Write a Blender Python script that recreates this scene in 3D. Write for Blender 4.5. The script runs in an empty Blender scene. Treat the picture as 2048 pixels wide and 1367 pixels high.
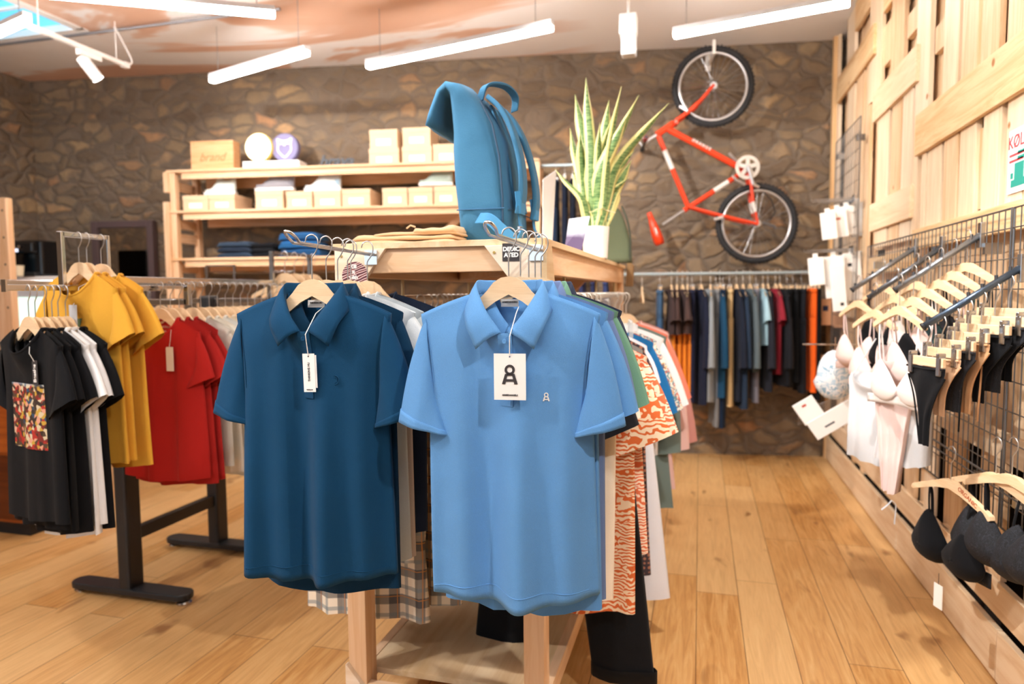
import bpy, math, random
from mathutils import Vector, Matrix
PI = math.pi
sc = bpy.context.scene
COL = sc.collection
# ---------------------------------------------------------------- camera
FPX, CX, CY = 1365.0, 1024.0, 683.5
yaw, pitch, roll = math.atan(376/FPX), math.atan(97.5/FPX), 0.008
CAM = Vector((0, 0, 1.4))
FWD = Vector((-math.sin(yaw)*math.cos(pitch), math.cos(yaw)*math.cos(pitch), -math.sin(pitch)))
r0 = Vector((math.cos(yaw), math.sin(yaw), 0)); u0 = r0.cross(FWD)
RGT = r0*math.cos(roll) - u0*math.sin(roll); UPV = u0*math.cos(roll) + r0*math.sin(roll)
cd = bpy.data.cameras.new('camera'); cam = bpy.data.objects.new('camera', cd); COL.objects.link(cam)
mw = Matrix((RGT, UPV, -FWD)).transposed().to_4x4(); mw.translation = CAM
cam.matrix_world = mw
cd.sensor_width = 36; cd.lens = FPX/2048*36; cd.clip_start = .05
cd.dof.use_dof = True; cd.dof.focus_distance = 1.66; cd.dof.aperture_fstop = 2.4
sc.camera = cam
# ---------------------------------------------------------------- world, exposure
w = bpy.data.worlds.new('world'); sc.world = w; w.use_nodes = True
w.node_tree.nodes['Background'].inputs[0].default_value = (.80, .90, 1, 1)
w.node_tree.nodes['Background'].inputs[1].default_value = 1.3
sc.view_settings.view_transform = 'Standard'; sc.view_settings.look = 'None'
sc.view_settings.gamma = 1; sc.view_settings.use_curve_mapping = False
sc.view_settings.exposure = 0.6
LED = 40.0          # emission of the linear LED diffusers
def spot(loc, target, power, size=55, blend=.6, rad=.035, col=(1, .95, .90)):
    l = bpy.data.lights.new('track_spot_light', 'SPOT'); l.energy = power; l.spot_size = math.radians(size)
    l.spot_blend = blend; l.shadow_soft_size = rad; l.color = col
    o = bpy.data.objects.new('track_spot_light', l); COL.objects.link(o)
    o.location = loc; o.rotation_euler = (Vector(target)-Vector(loc)).to_track_quat('-Z', 'Y').to_euler()
    return o
ADDED_SPOTS = [((-2.5, .2, 3.1), (-.7, 1.6, 1.0), 90, 60), ((1.0, .3, 3.1), (-.3, 1.6, 1.0), 90, 60),
         ((-1.6, 1.6, 3.1), (1.05, 3.2, 1.3), 200, 70), ((-3.3, -.2, 3.1), (-2.1, 2.2, .9), 110, 60),
         ((-1.5, 3.2, 3.1), (.6, 6.1, 1.3), 170, 70), ((-3.3, 2.7, 3.1), (-3.0, 5.5, 2.0), 130, 75),
         ((.3, 1.8, 3.1), (.35, 3.3, 0), 110, 75)]  # unseen spotlights above the frame, added to light clothes, walls and floor
# ---------------------------------------------------------------- helpers
TB = .1435; BA = math.atan(TB)                      # the back wall runs 8 degrees off square
BN = Vector((math.sin(BA), -math.cos(BA), 0)); BP = Vector((1.045, 6.2, 0))
XR = 1.045
def ray(px, py): return FWD + RGT*((px-CX)/FPX) - UPV*((py-CY)/FPX)
def at(px, py, X=None, Y=None, Z=None, B=None):
    r = ray(px, py)
    if X is not None: t = X/r.x
    elif Y is not None: t = Y/r.y
    elif Z is not None: t = (Z-1.4)/r.z
    else: t = (BP + BN*B - CAM).dot(BN)/r.dot(BN)
    return CAM + r*t
def lin(c):
    c = c/255.0
    return c/12.92 if c <= .04045 else ((c+.055)/1.055)**2.4
def rgb(h):
    if isinstance(h, str): h = h.lstrip('#'); h = tuple(int(h[i:i+2], 16) for i in (0, 2, 4))
    return (lin(h[0]), lin(h[1]), lin(h[2]), 1)
MC = {}
def newmat(name):
    m = bpy.data.materials.new(name); m.use_nodes = True
    n = m.node_tree.nodes; return m, n, m.node_tree.links, n['Principled BSDF']
def tc(n, l, scale=(1, 1, 1), rot=(0, 0, 0), src='Object'):
    t = n.new('ShaderNodeTexCoord'); mp = n.new('ShaderNodeMapping'); l.new(t.outputs[src], mp.inputs[0])
    mp.inputs['Scale'].default_value = scale; mp.inputs['Rotation'].default_value = rot
    return mp.outputs[0]
def noise(n, l, vec, scale, detail=3, rough=.5, dist=0):
    t = n.new('ShaderNodeTexNoise'); t.inputs['Scale'].default_value = scale; t.inputs['Detail'].default_value = detail
    t.inputs['Roughness'].default_value = rough; t.inputs['Distortion'].default_value = dist; l.new(vec, t.inputs['Vector']); return t
def ramp(n, l, fac, stops, interp='LINEAR'):
    r = n.new('ShaderNodeValToRGB'); r.color_ramp.interpolation = interp
    e = r.color_ramp.elements
    while len(e) < len(stops): e.new(.5)
    for k, (p, c) in enumerate(stops): e[k].position = p; e[k].color = c
    l.new(fac, r.inputs[0]); return r.outputs[0]
def mix(n, l, fac, a, b, mode='MIX'):
    m = n.new('ShaderNodeMix'); m.data_type = 'RGBA'; m.blend_type = mode
    for s, v in ((m.inputs[0], fac), (m.inputs[6], a), (m.inputs[7], b)):
        if hasattr(v, 'is_linked'): l.new(v, s)
        else: s.default_value = v
    return m.outputs[2]
def math_(n, l, op, a, b=0.0, c=0.0):
    m = n.new('ShaderNodeMath'); m.operation = op
    for s, v in ((m.inputs[0], a), (m.inputs[1], b), (m.inputs[2], c)):
        if hasattr(v, 'is_linked'): l.new(v, s)
        else: s.default_value = v
    return m.outputs[0]
def bump(n, l, b, h, strength, dist=.01):
    x = n.new('ShaderNodeBump'); x.inputs['Strength'].default_value = strength; x.inputs['Distance'].default_value = dist
    l.new(h, x.inputs['Height']); l.new(x.outputs[0], b.inputs['Normal'])
def plain(c, rough=.5, metal=0, name='painted', spec=.5):
    k = ('p', str(c), rough, metal)
    if k not in MC:
        m, n, l, b = newmat(name); b.inputs['Roughness'].default_value = rough; b.inputs['Metallic'].default_value = metal
        b.inputs['Specular IOR Level'].default_value = spec
        v = tc(n, l); t = noise(n, l, v, 9, 3)
        c0 = rgb(c); l.new(mix(n, l, t.outputs[0], tuple(x*.93 for x in c0[:3])+(1,), tuple(min(1, x*1.06) for x in c0[:3])+(1,)), b.inputs['Base Color'])
        MC[k] = m
    return MC[k]
def fabric(c, weave=420, rough=.88, heather=.10, sheen=.25):
    k = ('f', str(c), weave, heather)
    if k not in MC:
        m, n, l, b = newmat('woven_fabric'); b.inputs['Roughness'].default_value = rough
        b.inputs['Specular IOR Level'].default_value = .2; b.inputs['Sheen Weight'].default_value = sheen*.15
        v = tc(n, l, (1, 1, 1.6)); t = noise(n, l, v, weave, 2, .6); t2 = noise(n, l, tc(n, l), 6, 3)
        c0 = rgb(c); lum = .3*c0[0]+.6*c0[1]+.1*c0[2]; kf = .45+.55*min(1, lum/.12); c0 = tuple(x*kf for x in c0[:3])+(1,)
        a = mix(n, l, t.outputs[0], tuple(x*(1-heather) for x in c0[:3])+(1,), tuple(min(1, x*(1+heather)) for x in c0[:3])+(1,))
        l.new(a, b.inputs['Base Color'])
        h = math_(n, l, 'ADD', t.outputs[0], math_(n, l, 'MULTIPLY', t2.outputs[0], 9.0))
        bump(n, l, b, h, .45, .002)
        MC[k] = m
    return MC[k]
def plaid():
    if 'plaid' not in MC:
        m, n, l, b = newmat('plaid_flannel'); b.inputs['Roughness'].default_value = .9
        v = tc(n, l); s = n.new('ShaderNodeSeparateXYZ'); l.new(v, s.inputs[0])
        col = rgb('#e6dccb')
        def band(axis, period, off, width):
            f = math_(n, l, 'FRACT', math_(n, l, 'MULTIPLY_ADD', s.outputs[axis], 1/period, off))
            return math_(n, l, 'LESS_THAN', f, width)
        for (ax, off, wd, c, f) in ((0, .0, .34, '#1c2638', .8), (2, .1, .34, '#1c2638', .8), (0, .45, .14, '#6f7f88', .7), (2, .55, .14, '#6f7f88', .7), (0, .75, .03, '#c98748', .9), (2, .85, .03, '#c98748', .9)):
            k = math_(n, l, 'MULTIPLY', band(ax, .095, off, wd), f*.85); col = mix(n, l, k, col, rgb(c))
        l.new(col, b.inputs['Base Color']); MC['plaid'] = m
    return MC['plaid']
def leafprint(a='#d9692f', c='#f3d9b8'):
    k = 'leaf'+a
    if k not in MC:
        m, n, l, b = newmat('leaf_print_cotton'); b.inputs['Roughness'].default_value = .85
        v = tc(n, l, (1, .2, 1)); vo = n.new('ShaderNodeTexVoronoi'); vo.inputs['Scale'].default_value = 9; l.new(v, vo.inputs['Vector'])
        wv = n.new('ShaderNodeTexWave'); wv.wave_type = 'RINGS'; wv.inputs['Scale'].default_value = 30; wv.inputs['Distortion'].default_value = 7
        wv.inputs['Detail'].default_value = 1; wv.inputs['Detail Scale'].default_value = 1.2
        sub = n.new('ShaderNodeVectorMath'); sub.operation = 'SUBTRACT'; l.new(v, sub.inputs[0]); l.new(vo.outputs['Position'], sub.inputs[1]); l.new(sub.outputs[0], wv.inputs['Vector'])
        l.new(ramp(n, l, wv.outputs['Fac'], [(.42, rgb(a)), (.5, rgb(c))]), b.inputs['Base Color']); MC[k] = m
    return MC[k]
def floral(cols, scale=28, key='fl'):
    if key not in MC:
        m, n, l, b = newmat('floral_print'); b.inputs['Roughness'].default_value = .85
        v = tc(n, l); t = noise(n, l, v, scale, 2, .5, 1.5)
        st = [(.30+.45*i/len(cols), rgb(c)) for i, c in enumerate(cols)]
        l.new(ramp(n, l, t.outputs[0], st, 'CONSTANT'), b.inputs['Base Color']); MC[key] = m
    return MC[key]
def dots():
    if 'dots' not in MC:
        m, n, l, b = newmat('dotted_print'); b.inputs['Roughness'].default_value = .85
        v = tc(n, l, (1, .1, 1)); vo = n.new('ShaderNodeTexVoronoi'); vo.inputs['Scale'].default_value = 55; vo.inputs['Randomness'].default_value = .3; l.new(v, vo.inputs['Vector'])
        l.new(ramp(n, l, vo.outputs['Distance'], [(.30, rgb('#a8715a')), (.42, rgb('#3a2f36'))]), b.inputs['Base Color']); MC['dots'] = m
    return MC['dots']
def wood(c1='#ecccab', c2='#d8ab7e', axis='x', scale=1.0, rough=.55, key=None):
    k = ('w', c1, c2, axis, scale)
    if k not in MC:
        m, n, l, b = newmat('pine_wood'); b.inputs['Roughness'].default_value = rough
        b.inputs['Specular IOR Level'].default_value = .3
        s = {'x': (.9, 12, 12), 'y': (12, .9, 12), 'z': (12, 12, .9)}[axis]
        v = tc(n, l, tuple(q*scale for q in s)); t = noise(n, l, v, 1.6, 4, .6, 1.2)
        g = tc(n, l, tuple(q*scale*6 for q in s)); t2 = noise(n, l, g, 2.0, 3)
        a = ramp(n, l, t.outputs[0], [(.32, rgb(c2)), (.62, rgb(c1))])
        a = mix(n, l, math_(n, l, 'MULTIPLY', t2.outputs[0], .30), a, rgb(c2))
        kv = n.new('ShaderNodeTexVoronoi'); kv.inputs['Scale'].default_value = 3.2; l.new(tc(n, l, (1, 1, 1)), kv.inputs['Vector'])
        a = mix(n, l, ramp(n, l, kv.outputs['Distance'], [(.035, (1, 1, 1, 1)), (.06, (0, 0, 0, 1))]), a, rgb('#a8703f'))
        l.new(a, b.inputs['Base Color']); bump(n, l, b, t2.outputs[0], .15, .003); MC[k] = m
    return MC[k]
def emis(c, s, name='glowing'):
    m, n, l, b = newmat(name); b.inputs['Emission Color'].default_value = rgb(c); b.inputs['Emission Strength'].default_value = s
    b.inputs['Base Color'].default_value = rgb(c); return m
def glass(c='#ffffff', rough=.02, alpha=.18, name='clear_plastic'):
    k = ('g', c, alpha)
    if k not in MC:
        m, n, l, b = newmat(name); b.inputs['Base Color'].default_value = rgb(c); b.inputs['Roughness'].default_value = rough
        b.inputs['Alpha'].default_value = alpha; MC[k] = m
    return MC[k]
class MB:
    def __init__(s): s.v = []; s.f = []; s.uv = {}
    def add(s, vs, fs):
        o = len(s.v); s.v += [tuple(p) for p in vs]; s.f += [tuple(i+o for i in f) for f in fs]; return s
    def box(s, a, b):
        (x0, y0, z0), (x1, y1, z1) = a, b
        x0, x1 = min(x0, x1), max(x0, x1); y0, y1 = min(y0, y1), max(y0, y1); z0, z1 = min(z0, z1), max(z0, z1)
        return s.add([(x0, y0, z0), (x1, y0, z0), (x1, y1, z0), (x0, y1, z0), (x0, y0, z1), (x1, y0, z1), (x1, y1, z1), (x0, y1, z1)],
                     [(0, 3, 2, 1), (4, 5, 6, 7), (0, 1, 5, 4), (1, 2, 6, 5), (2, 3, 7, 6), (3, 0, 4, 7)])
    def obox(s, c, sx, sy, sz, rot):       # oriented box, rot = Matrix 3x3
        c = Vector(c); vs = [c + rot @ Vector((i*sx/2, j*sy/2, k*sz/2)) for k in (-1, 1) for i, j in ((-1, -1), (1, -1), (1, 1), (-1, 1))]
        return s.add(vs, [(0, 3, 2, 1), (4, 5, 6, 7), (0, 1, 5, 4), (1, 2, 6, 5), (2, 3, 7, 6), (3, 0, 4, 7)])
    def prism(s, poly, lo, hi, axis='y'):  # polygon in the other two axes, extruded
        n = len(poly)
        def P(a, b, t): return {'y': (a, t, b), 'x': (t, a, b), 'z': (a, b, t)}[axis]
        vs = [P(a, b, lo) for a, b in poly] + [P(a, b, hi) for a, b in poly]
        return s.add(vs, [tuple(range(n))[::-1], tuple(range(n, 2*n))] + [(i, (i+1) % n, n+(i+1) % n, n+i) for i in range(n)])
    def tube(s, pts, r, n=8, closed=False, flat=1.0):
        pts = [Vector(p) for p in pts]; N = len(pts); rings = []; prev = None
        for i, p in enumerate(pts):
            if closed: t = pts[(i+1) % N]-pts[i-1]
            else: t = pts[min(i+1, N-1)]-pts[max(i-1, 0)]
            if t.length < 1e-9: t = Vector((0, 0, 1))
            t.normalize()
            if prev is None:
                a = Vector((0, 0, 1)) if abs(t.z) < .9 else Vector((1, 0, 0)); prev = (a - t*a.dot(t)).normalized()
            else:
                q = prev - t*prev.dot(t); prev = q.normalized() if q.length > 1e-6 else prev
            c = t.cross(prev); rr = r[i] if isinstance(r, (list, tuple)) else r
            rings.append([p + prev*math.cos(2*PI*k/n)*rr + c*math.sin(2*PI*k/n)*rr*flat for k in range(n)])
        fs = []; M = N if closed else N-1
        for i in range(M):
            j = (i+1) % N
            fs += [(i*n+k, i*n+(k+1) % n, j*n+(k+1) % n, j*n+k) for k in range(n)]
        if not closed: fs += [tuple(range(n))[::-1], tuple((N-1)*n+k for k in range(n))]
        return s.add([q for rg in rings for q in rg], fs)
    def lathe(s, prof, n=24, c=(0, 0, 0)):
        vs = [(c[0]+r*math.cos(2*PI*k/n), c[1]+r*math.sin(2*PI*k/n), c[2]+z) for r, z in prof for k in range(n)]
        fs = [(i*n+k, i*n+(k+1) % n, (i+1)*n+(k+1) % n, (i+1)*n+k) for i in range(len(prof)-1) for k in range(n)]
        fs += [tuple(range(n))[::-1], tuple((len(prof)-1)*n+k for k in range(n))]
        return s.add(vs, fs)
    def loft(s, rings, cap=True):
        n = len(rings[0]); vs = [p for r in rings for p in r]
        fs = [(i*n+k, i*n+(k+1) % n, (i+1)*n+(k+1) % n, (i+1)*n+k) for i in range(len(rings)-1) for k in range(n)]
        if cap: fs += [tuple(range(n))[::-1], tuple((len(rings)-1)*n+k for k in range(n))]
        return s.add(vs, fs)
    def grid(s, fn, nu, nv):
        vs = [fn(i/nu, j/nv) for j in range(nv+1) for i in range(nu+1)]
        return s.add(vs, [(j*(nu+1)+i, j*(nu+1)+i+1, (j+1)*(nu+1)+i+1, (j+1)*(nu+1)+i) for j in range(nv) for i in range(nu)])
    def mesh(s, name, m, smooth=False):
        me = bpy.data.meshes.new(name); me.from_pydata(s.v, [], s.f); me.update()
        if m: me.materials.append(m)
        if smooth: me.polygons.foreach_set('use_smooth', [True]*len(me.polygons))
        return me
    def build(s, name, m, parent=None, smooth=False, bevel=0, solid=0, sub=0, inset=None):
        o = bpy.data.objects.new(name, s.mesh(name, m, smooth)); COL.objects.link(o)
        if parent: o.parent = parent
        if solid:
            d = o.modifiers.new('solid', 'SOLIDIFY'); d.thickness = solid; d.offset = 0
        if sub:
            d = o.modifiers.new('sub', 'SUBSURF'); d.levels = sub; d.render_levels = sub
        if bevel:
            d = o.modifiers.new('bevel', 'BEVEL'); d.width = bevel; d.segments = 2; d.limit_method = 'ANGLE'
        return o
def tag(o, label=None, cat=None, group=None, kind=None):
    if label: o['label'] = label
    if cat: o['category'] = cat
    if group: o['group'] = group
    if kind: o['kind'] = kind
    return o
def HL(lab, pre='wooden hanger of the '): return ' '.join((pre+lab.replace(' hanging', '').replace(' clipped', '').replace(',', '')).split()[:15])
def thing(name, label, cat, loc=(0, 0, 0), rz=0, group=None):
    o = bpy.data.objects.new(name, None); COL.objects.link(o); o.empty_display_size = .05
    o.location = loc; o.rotation_euler = (0, 0, rz); tag(o, label, cat, group); return o
def loc_of(root, p):
    d = Vector(p)-Vector(root.location); a = -root.rotation_euler.z
    return Vector((d.x*math.cos(a)-d.y*math.sin(a), d.x*math.sin(a)+d.y*math.cos(a), d.z))
def struct(name, mb, m, **k): return tag(mb.build(name, m, **k), kind='structure')
def text(name, body, size, m, parent, loc, rot=(PI/2, 0, 0), bold=0, depth=.0006, space=1, shear=0):
    cu = bpy.data.curves.new(name, 'FONT'); cu.body = body; cu.size = size; cu.align_x = 'CENTER'; cu.align_y = 'CENTER'
    cu.extrude = depth; cu.offset = bold; cu.space_character = space; cu.shear = shear
    o = bpy.data.objects.new(name, cu); COL.objects.link(o)
    dg = bpy.context.evaluated_depsgraph_get(); me = bpy.data.meshes.new_from_object(o.evaluated_get(dg))
    bpy.data.objects.remove(o); bpy.data.curves.remove(cu)
    me.name = name; me.materials.clear(); me.materials.append(m)
    o = bpy.data.objects.new(name, me); COL.objects.link(o)
    if parent: o.parent = parent
    o.location = loc; o.rotation_euler = rot; return o
def smoothstep(x): x = max(0, min(1, x)); return x*x*(3-2*x)
def catmull(P, n):
    P = [Vector(p) for p in P]; out = []
    Q = [P[0]*2-P[1]] + P + [P[-1]*2-P[-2]]
    for i in range(1, len(Q)-2):
        for k in range(n):
            t = k/n; a, b, c, d = Q[i-1], Q[i], Q[i+1], Q[i+2]
            out.append(.5*((2*b)+(c-a)*t+(2*a-5*b+4*c-d)*t*t+(3*b-a-3*c+d)*t**3))
    out.append(P[-1]); return out
STEEL = plain('#b9bcc0', .25, 1, 'brushed_steel'); WIRE = plain('#c9cacb', .3, .9, 'steel_wire'); CHROME = plain('#d8dadc', .12, 1, 'chrome')
BLACKM = plain('#1d1f24', .45, 0, 'black_powder_coat'); WHITE = plain('#efefef', .5, 0, 'white_paint'); PAPER = plain('#f6f5f2', .8, 0, 'white_card')
INK = plain('#3a3638', .8, 0, 'dark_ink'); DARKW = plain('#15161a', .6, 0, 'black_plastic')
PINE = wood(); PINEZ = wood(axis='z'); PINEY = wood(axis='y'); PLY = wood('#efdfcd', '#dcc4a6', 'x', .6); HANG = wood('#f0d7b4', '#e0bd92', 'x', 1.5)
# ---------------------------------------------------------------- the room
H = 3.43; XL = -6.13
def backY(x): return 6.2-(1.045-x)*TB
def floor_mat():
    m, n, l, b = newmat('oak_floorboards')
    v = tc(n, l, (1, 1, 1), (0, 0, PI/2)); br = n.new('ShaderNodeTexBrick'); l.new(v, br.inputs['Vector'])
    br.inputs['Scale'].default_value = 1; br.inputs['Brick Width'].default_value = 1.7; br.inputs['Row Height'].default_value = .185
    br.inputs['Mortar Size'].default_value = .0016; br.inputs['Mortar Smooth'].default_value = .3; br.offset = .37; br.squash = .8; br.squash_frequency = 3
    br.inputs['Color1'].default_value = (0, 0, 0, 1); br.inputs['Color2'].default_value = (1, 1, 1, 1); br.inputs['Mortar'].default_value = (.3, .3, .3, 1)
    g = noise(n, l, tc(n, l, (14, 1.1, 1)), 2.2, 5, .6, 1.5); g2 = noise(n, l, tc(n, l, (60, 2, 1)), 3, 3); kn = noise(n, l, tc(n, l, (5, 2.0, 1)), 1.6, 2, .5, .5)
    base = ramp(n, l, g.outputs[0], [(.30, rgb('#b27b3f')), (.5, rgb('#cf9a5a')), (.72, rgb('#dfb478'))])
    base = mix(n, l, math_(n, l, 'MULTIPLY', br.outputs['Color'], .55), base, rgb('#ecca94'))
    base = mix(n, l, math_(n, l, 'MULTIPLY', g2.outputs[0], .25), base, rgb('#96602c'))
    base = mix(n, l, ramp(n, l, kn.outputs[0], [(.66, (0, 0, 0, 1)), (.76, (.8, .8, .8, 1))]), base, rgb('#7d4a22'))
    base = mix(n, l, br.outputs['Fac'], base, rgb('#6a4526'))
    l.new(base, b.inputs['Base Color'])
    l.new(ramp(n, l, g2.outputs[0], [(0, (.24, .24, .24, 1)), (1, (.44, .44, .44, 1))]), b.inputs['Roughness'])
    b.inputs['Specular IOR Level'].default_value = .5
    bump(n, l, b, math_(n, l, 'SUBTRACT', math_(n, l, 'MULTIPLY', g.outputs[0], .3), br.outputs['Fac']), .25, .003)
    return m
def ceil_mat():
    m, n, l, b = newmat('patchy_plaster'); b.inputs['Roughness'].default_value = .9
    t = noise(n, l, tc(n, l, (.32, 1.15, 1), (0, 0, .15)), 1.15, 4, .55, 1.1); t2 = noise(n, l, tc(n, l, (1, 1, 1)), 5, 4)
    a = ramp(n, l, t.outputs[0], [(.43, rgb('#d3a88e')), (.47, rgb('#dcb9a4')), (.50, rgb('#ecebec')), (.8, rgb('#f2f2f3'))])
    a = mix(n, l, math_(n, l, 'MULTIPLY', t2.outputs[0], .25), a, rgb('#d9c8be'))
    # the bay beside the pallet wall is plain white
    s = n.new('ShaderNodeSeparateXYZ'); l.new(tc(n, l), s.inputs[0])
    a = mix(n, l, ramp(n, l, math_(n, l, 'MULTIPLY_ADD', s.outputs[0], .25, .8), [(.45, (0, 0, 0, 1)), (.6, (1, 1, 1, 1))]), a, rgb('#f2f2f4'))
    l.new(a, b.inputs['Base Color']); bump(n, l, b, t2.outputs[0], .2, .01); return m
def stone_mat():
    m, n, l, b = newmat('rubble_stone'); b.inputs['Roughness'].default_value = .92
    d = noise(n, l, tc(n, l, (1, 1, 1)), 3.2, 3); v = tc(n, l, (1, 1, 1.9))
    mx = n.new('ShaderNodeVectorMath'); mx.operation = 'MULTIPLY_ADD'; l.new(d.outputs['Color'], mx.inputs[0]); mx.inputs[1].default_value = (.30, .30, .40); l.new(v, mx.inputs[2])
    vo = n.new('ShaderNodeTexVoronoi'); vo.feature = 'DISTANCE_TO_EDGE'; vo.inputs['Scale'].default_value = 5.2; l.new(mx.outputs[0], vo.inputs['Vector'])
    vc = n.new('ShaderNodeTexVoronoi'); vc.inputs['Scale'].default_value = 5.2; l.new(mx.outputs[0], vc.inputs['Vector'])
    sp = n.new('ShaderNodeSeparateColor'); l.new(vc.outputs['Color'], sp.inputs[0])
    st = ramp(n, l, sp.outputs[0], [(0, rgb('#6b5a4a')), (.3, rgb('#8a755c')), (.55, rgb('#9c8567')), (.75, rgb('#7d6e60')), (.92, rgb('#b89a72')), (1, rgb('#bf8e66'))])
    g = noise(n, l, tc(n, l), 16, 5, .65); big = noise(n, l, tc(n, l, (.8, 1, 1.2)), 1.1, 3)
    st = mix(n, l, ramp(n, l, g.outputs[0], [(.35, (0, 0, 0, 1)), (.75, (.7, .7, .7, 1))]), st, rgb('#83735f'))
    st = mix(n, l, ramp(n, l, big.outputs[0], [(.4, (0, 0, 0, 1)), (.7, (.55, .55, .55, 1))]), st, rgb('#564a40'))
    e = ramp(n, l, vo.outputs['Distance'], [(.0, (0, 0, 0, 1)), (.22, (1, 1, 1, 1))])
    l.new(mix(n, l, e, rgb('#74675a'), st), b.inputs['Base Color'])
    h = math_(n, l, 'ADD', e, math_(n, l, 'MULTIPLY', g.outputs[0], .8)); bump(n, l, b, h, .6, .03); return m
YF = -4.2
struct('floor', MB().box((XL-.2, YF, -.1), (1.3, 6.5, 0)), floor_mat())
cm = ceil_mat()
# ceiling with a skylight opening
sk0, sk1 = at(0, 40, Z=H), at(128, 45, Z=H)
sx0, sx1, sy0, sy1 = sk1.x-1.25, sk1.x, sk1.y-.62, sk1.y+.12
mb = MB()
mb.box((XL-.2, YF, H), (sx0, 6.5, H+.15)).box((sx1, YF, H), (1.3, 6.5, H+.15)).box((sx0, YF, H), (sx1, sy0, H+.15)).box((sx0, sy1, H), (sx1, 6.5, H+.15))
struct('ceiling', mb, cm)
sm = stone_mat()
bw = MB().add([(XL-.3, backY(XL-.3), 0), (1.5, backY(1.5), 0), (1.5, backY(1.5), H), (XL-.3, backY(XL-.3), H), (XL-.3, backY(XL-.3)+.3, 0), (1.5, backY(1.5)+.3, 0), (1.5, backY(1.5)+.3, H), (XL-.3, backY(XL-.3)+.3, H)],
              [(0, 1, 2, 3), (4, 7, 6, 5), (0, 4, 5, 1), (3, 2, 6, 7), (0, 3, 7, 4), (1, 5, 6, 2)])
struct('wall_back', bw, sm)
struct('wall_left', MB().box((XL-.3, YF, 0), (XL, 5.5, H)), sm)
struct('wall_right', MB().box((XR+.11, YF, 0), (XR+.4, 6.6, H)), plain('#2c1d14', .9, 0, 'dark_backing'))
# shop front behind the camera: piers, header, glazing
wl = plain('#dedad4', .9, 0, 'plaster')
struct('wall_front', MB().box((XL-.3, YF-.2, 0), (XL+.6, YF, H)).box((-2.9, YF-.2, 0), (-2.4, YF, H)).box((.6, YF-.2, 0), (1.4, YF, H)).box((XL-.3, YF-.2, 2.7), (1.4, YF, H)).box((XL-.3, YF-.2, 0), (1.4, YF, .35)), wl)
sg = glass('#cfe6f5', .05, .12, 'skylight_glass')
for k, (a, b) in enumerate((((XL+.6), -2.9), (-2.4, .6))):
    struct('window_%d' % (k+1), MB().box((a, YF-.11, .35), (b, YF-.1, 2.7)), sg)
wf = MB(); t = .05
wf.box((sx0-t, sy0-t, H-.012), (sx1+t, sy0+.02, H+.25)).box((sx0-t, sy1-.02, H-.012), (sx1+t, sy1+t, H+.25)).box((sx0-t, sy0, H-.012), (sx0+.02, sy1, H+.25)).box((sx1-.02, sy0, H-.012), (sx1+t, sy1, H+.25)).box((sx0, (sy0+sy1)/2-.012, H+.02), (sx1, (sy0+sy1)/2+.012, H+.06))
win = struct('window_3', MB().box((sx0, sy0, H+.04), (sx1, sy1, H+.05)), emis('#58b4dc', .9, 'skylight_pane'))
f = wf.build('window_frame', WHITE, win)
# ---------------------------------------------------------------- lights and ceiling fittings
EM = emis('#fff6ee', LED, 'led_diffuser')
def pendant(a, b, label, z=3.05):
    a = Vector((a[0], a[1], z)); b = Vector((b[0], b[1], z)); L = (b-a).length; c = (a+b)/2
    t = thing('pendant_light', label, 'light', c, math.atan2(b.y-a.y, b.x-a.x), 'linear pendant lights under the ceiling')
    MB().box((-L/2, -.026, .012), (L/2, .026, .042)).build('housing', plain('#d4d6da', .5), t)
    MB().box((-L/2+.002, -.025, -.022), (L/2-.002, .025, .012)).build('diffuser', EM, t, bevel=.008)
    for s in (-.42, .42): MB().tube([(s*L, 0, .042), (s*L, 0, H-z)], .0022, 5).build('suspension_wire', plain('#8f9398', .4, .5), t)
def zpt(px, py, z=3.05): return at(px, py, Z=z)
pendant(zpt(423, 160), zpt(615, 104), 'shortest-looking linear light, hanging in front of the stone wall')
pendant(zpt(735, 132), zpt(1105, 54), 'long linear light above the backpack')
pendant(zpt(1347, 70), zpt(1700, 4), 'linear light beside the pallet wall, above the bicycle')
pendant(zpt(60, -16, 3.1), zpt(550, 28, 3.1), 'long linear light nearest the top left corner of the shop', 3.1)
e = zpt(55, 38, 3.05); pendant((e.x-1.2, e.y+.35), (e.x, e.y), 'linear light cut by the left edge beside the skylight')
for a, b in (((-2.6, .9), (-1.2, .5)), ((-.9, -.3), (.6, -.7)), ((-.3, 2.0), (.8, 1.6)), ((-4.6, 1.2), (-3.2, .8)), ((-3.2, -1.4), (-1.8, -1.9))):
    pendant(a, b, 'added linear light overhead, out of view, brightening the room')  # extra LED bars out of view, added for more light in the room
def spot_head(p, target, parent=None, label=None, power=0, size=55):
    d = (Vector(target)-Vector(p)).normalized(); q = d.to_track_quat('Z', 'Y').to_matrix()
    t = thing('track_spotlight', label, 'spotlight', p, 0, 'white track spotlights')
    def tr(mb): mb.v = [tuple(q @ Vector(v)) for v in mb.v]; return mb
    tr(MB().lathe([(.0, -.085), (.036, -.085), (.040, -.08), (.040, .08), (.037, .085), (.034, .07), (0, .07)], 24)).build('lamp_body', WHITE, t, smooth=False)
    tr(MB().lathe([(0, .071), (.033, .071), (.033, .0745), (0, .0745)], 20)).build('lens', emis('#ffffff', 30, 'lamp_lens'), t)
    MB().box((-.022, -.09, .07), (.022, .09, .115)).tube([(0, 0, .02), (0, 0, .075)], .009, 8).build('adapter', WHITE, t, bevel=.004)
    if power: spot(Vector(p)+d*.12, target, power, size)
    return t
for k, (p, tg, pw, sz) in enumerate(ADDED_SPOTS):
    spot_head(p, tg, None, 'added white spotlight overhead, out of view, lighting the shop', pw, sz)
a, b = zpt(55, 50, 3.14), zpt(250, 130, 3.14)
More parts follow.
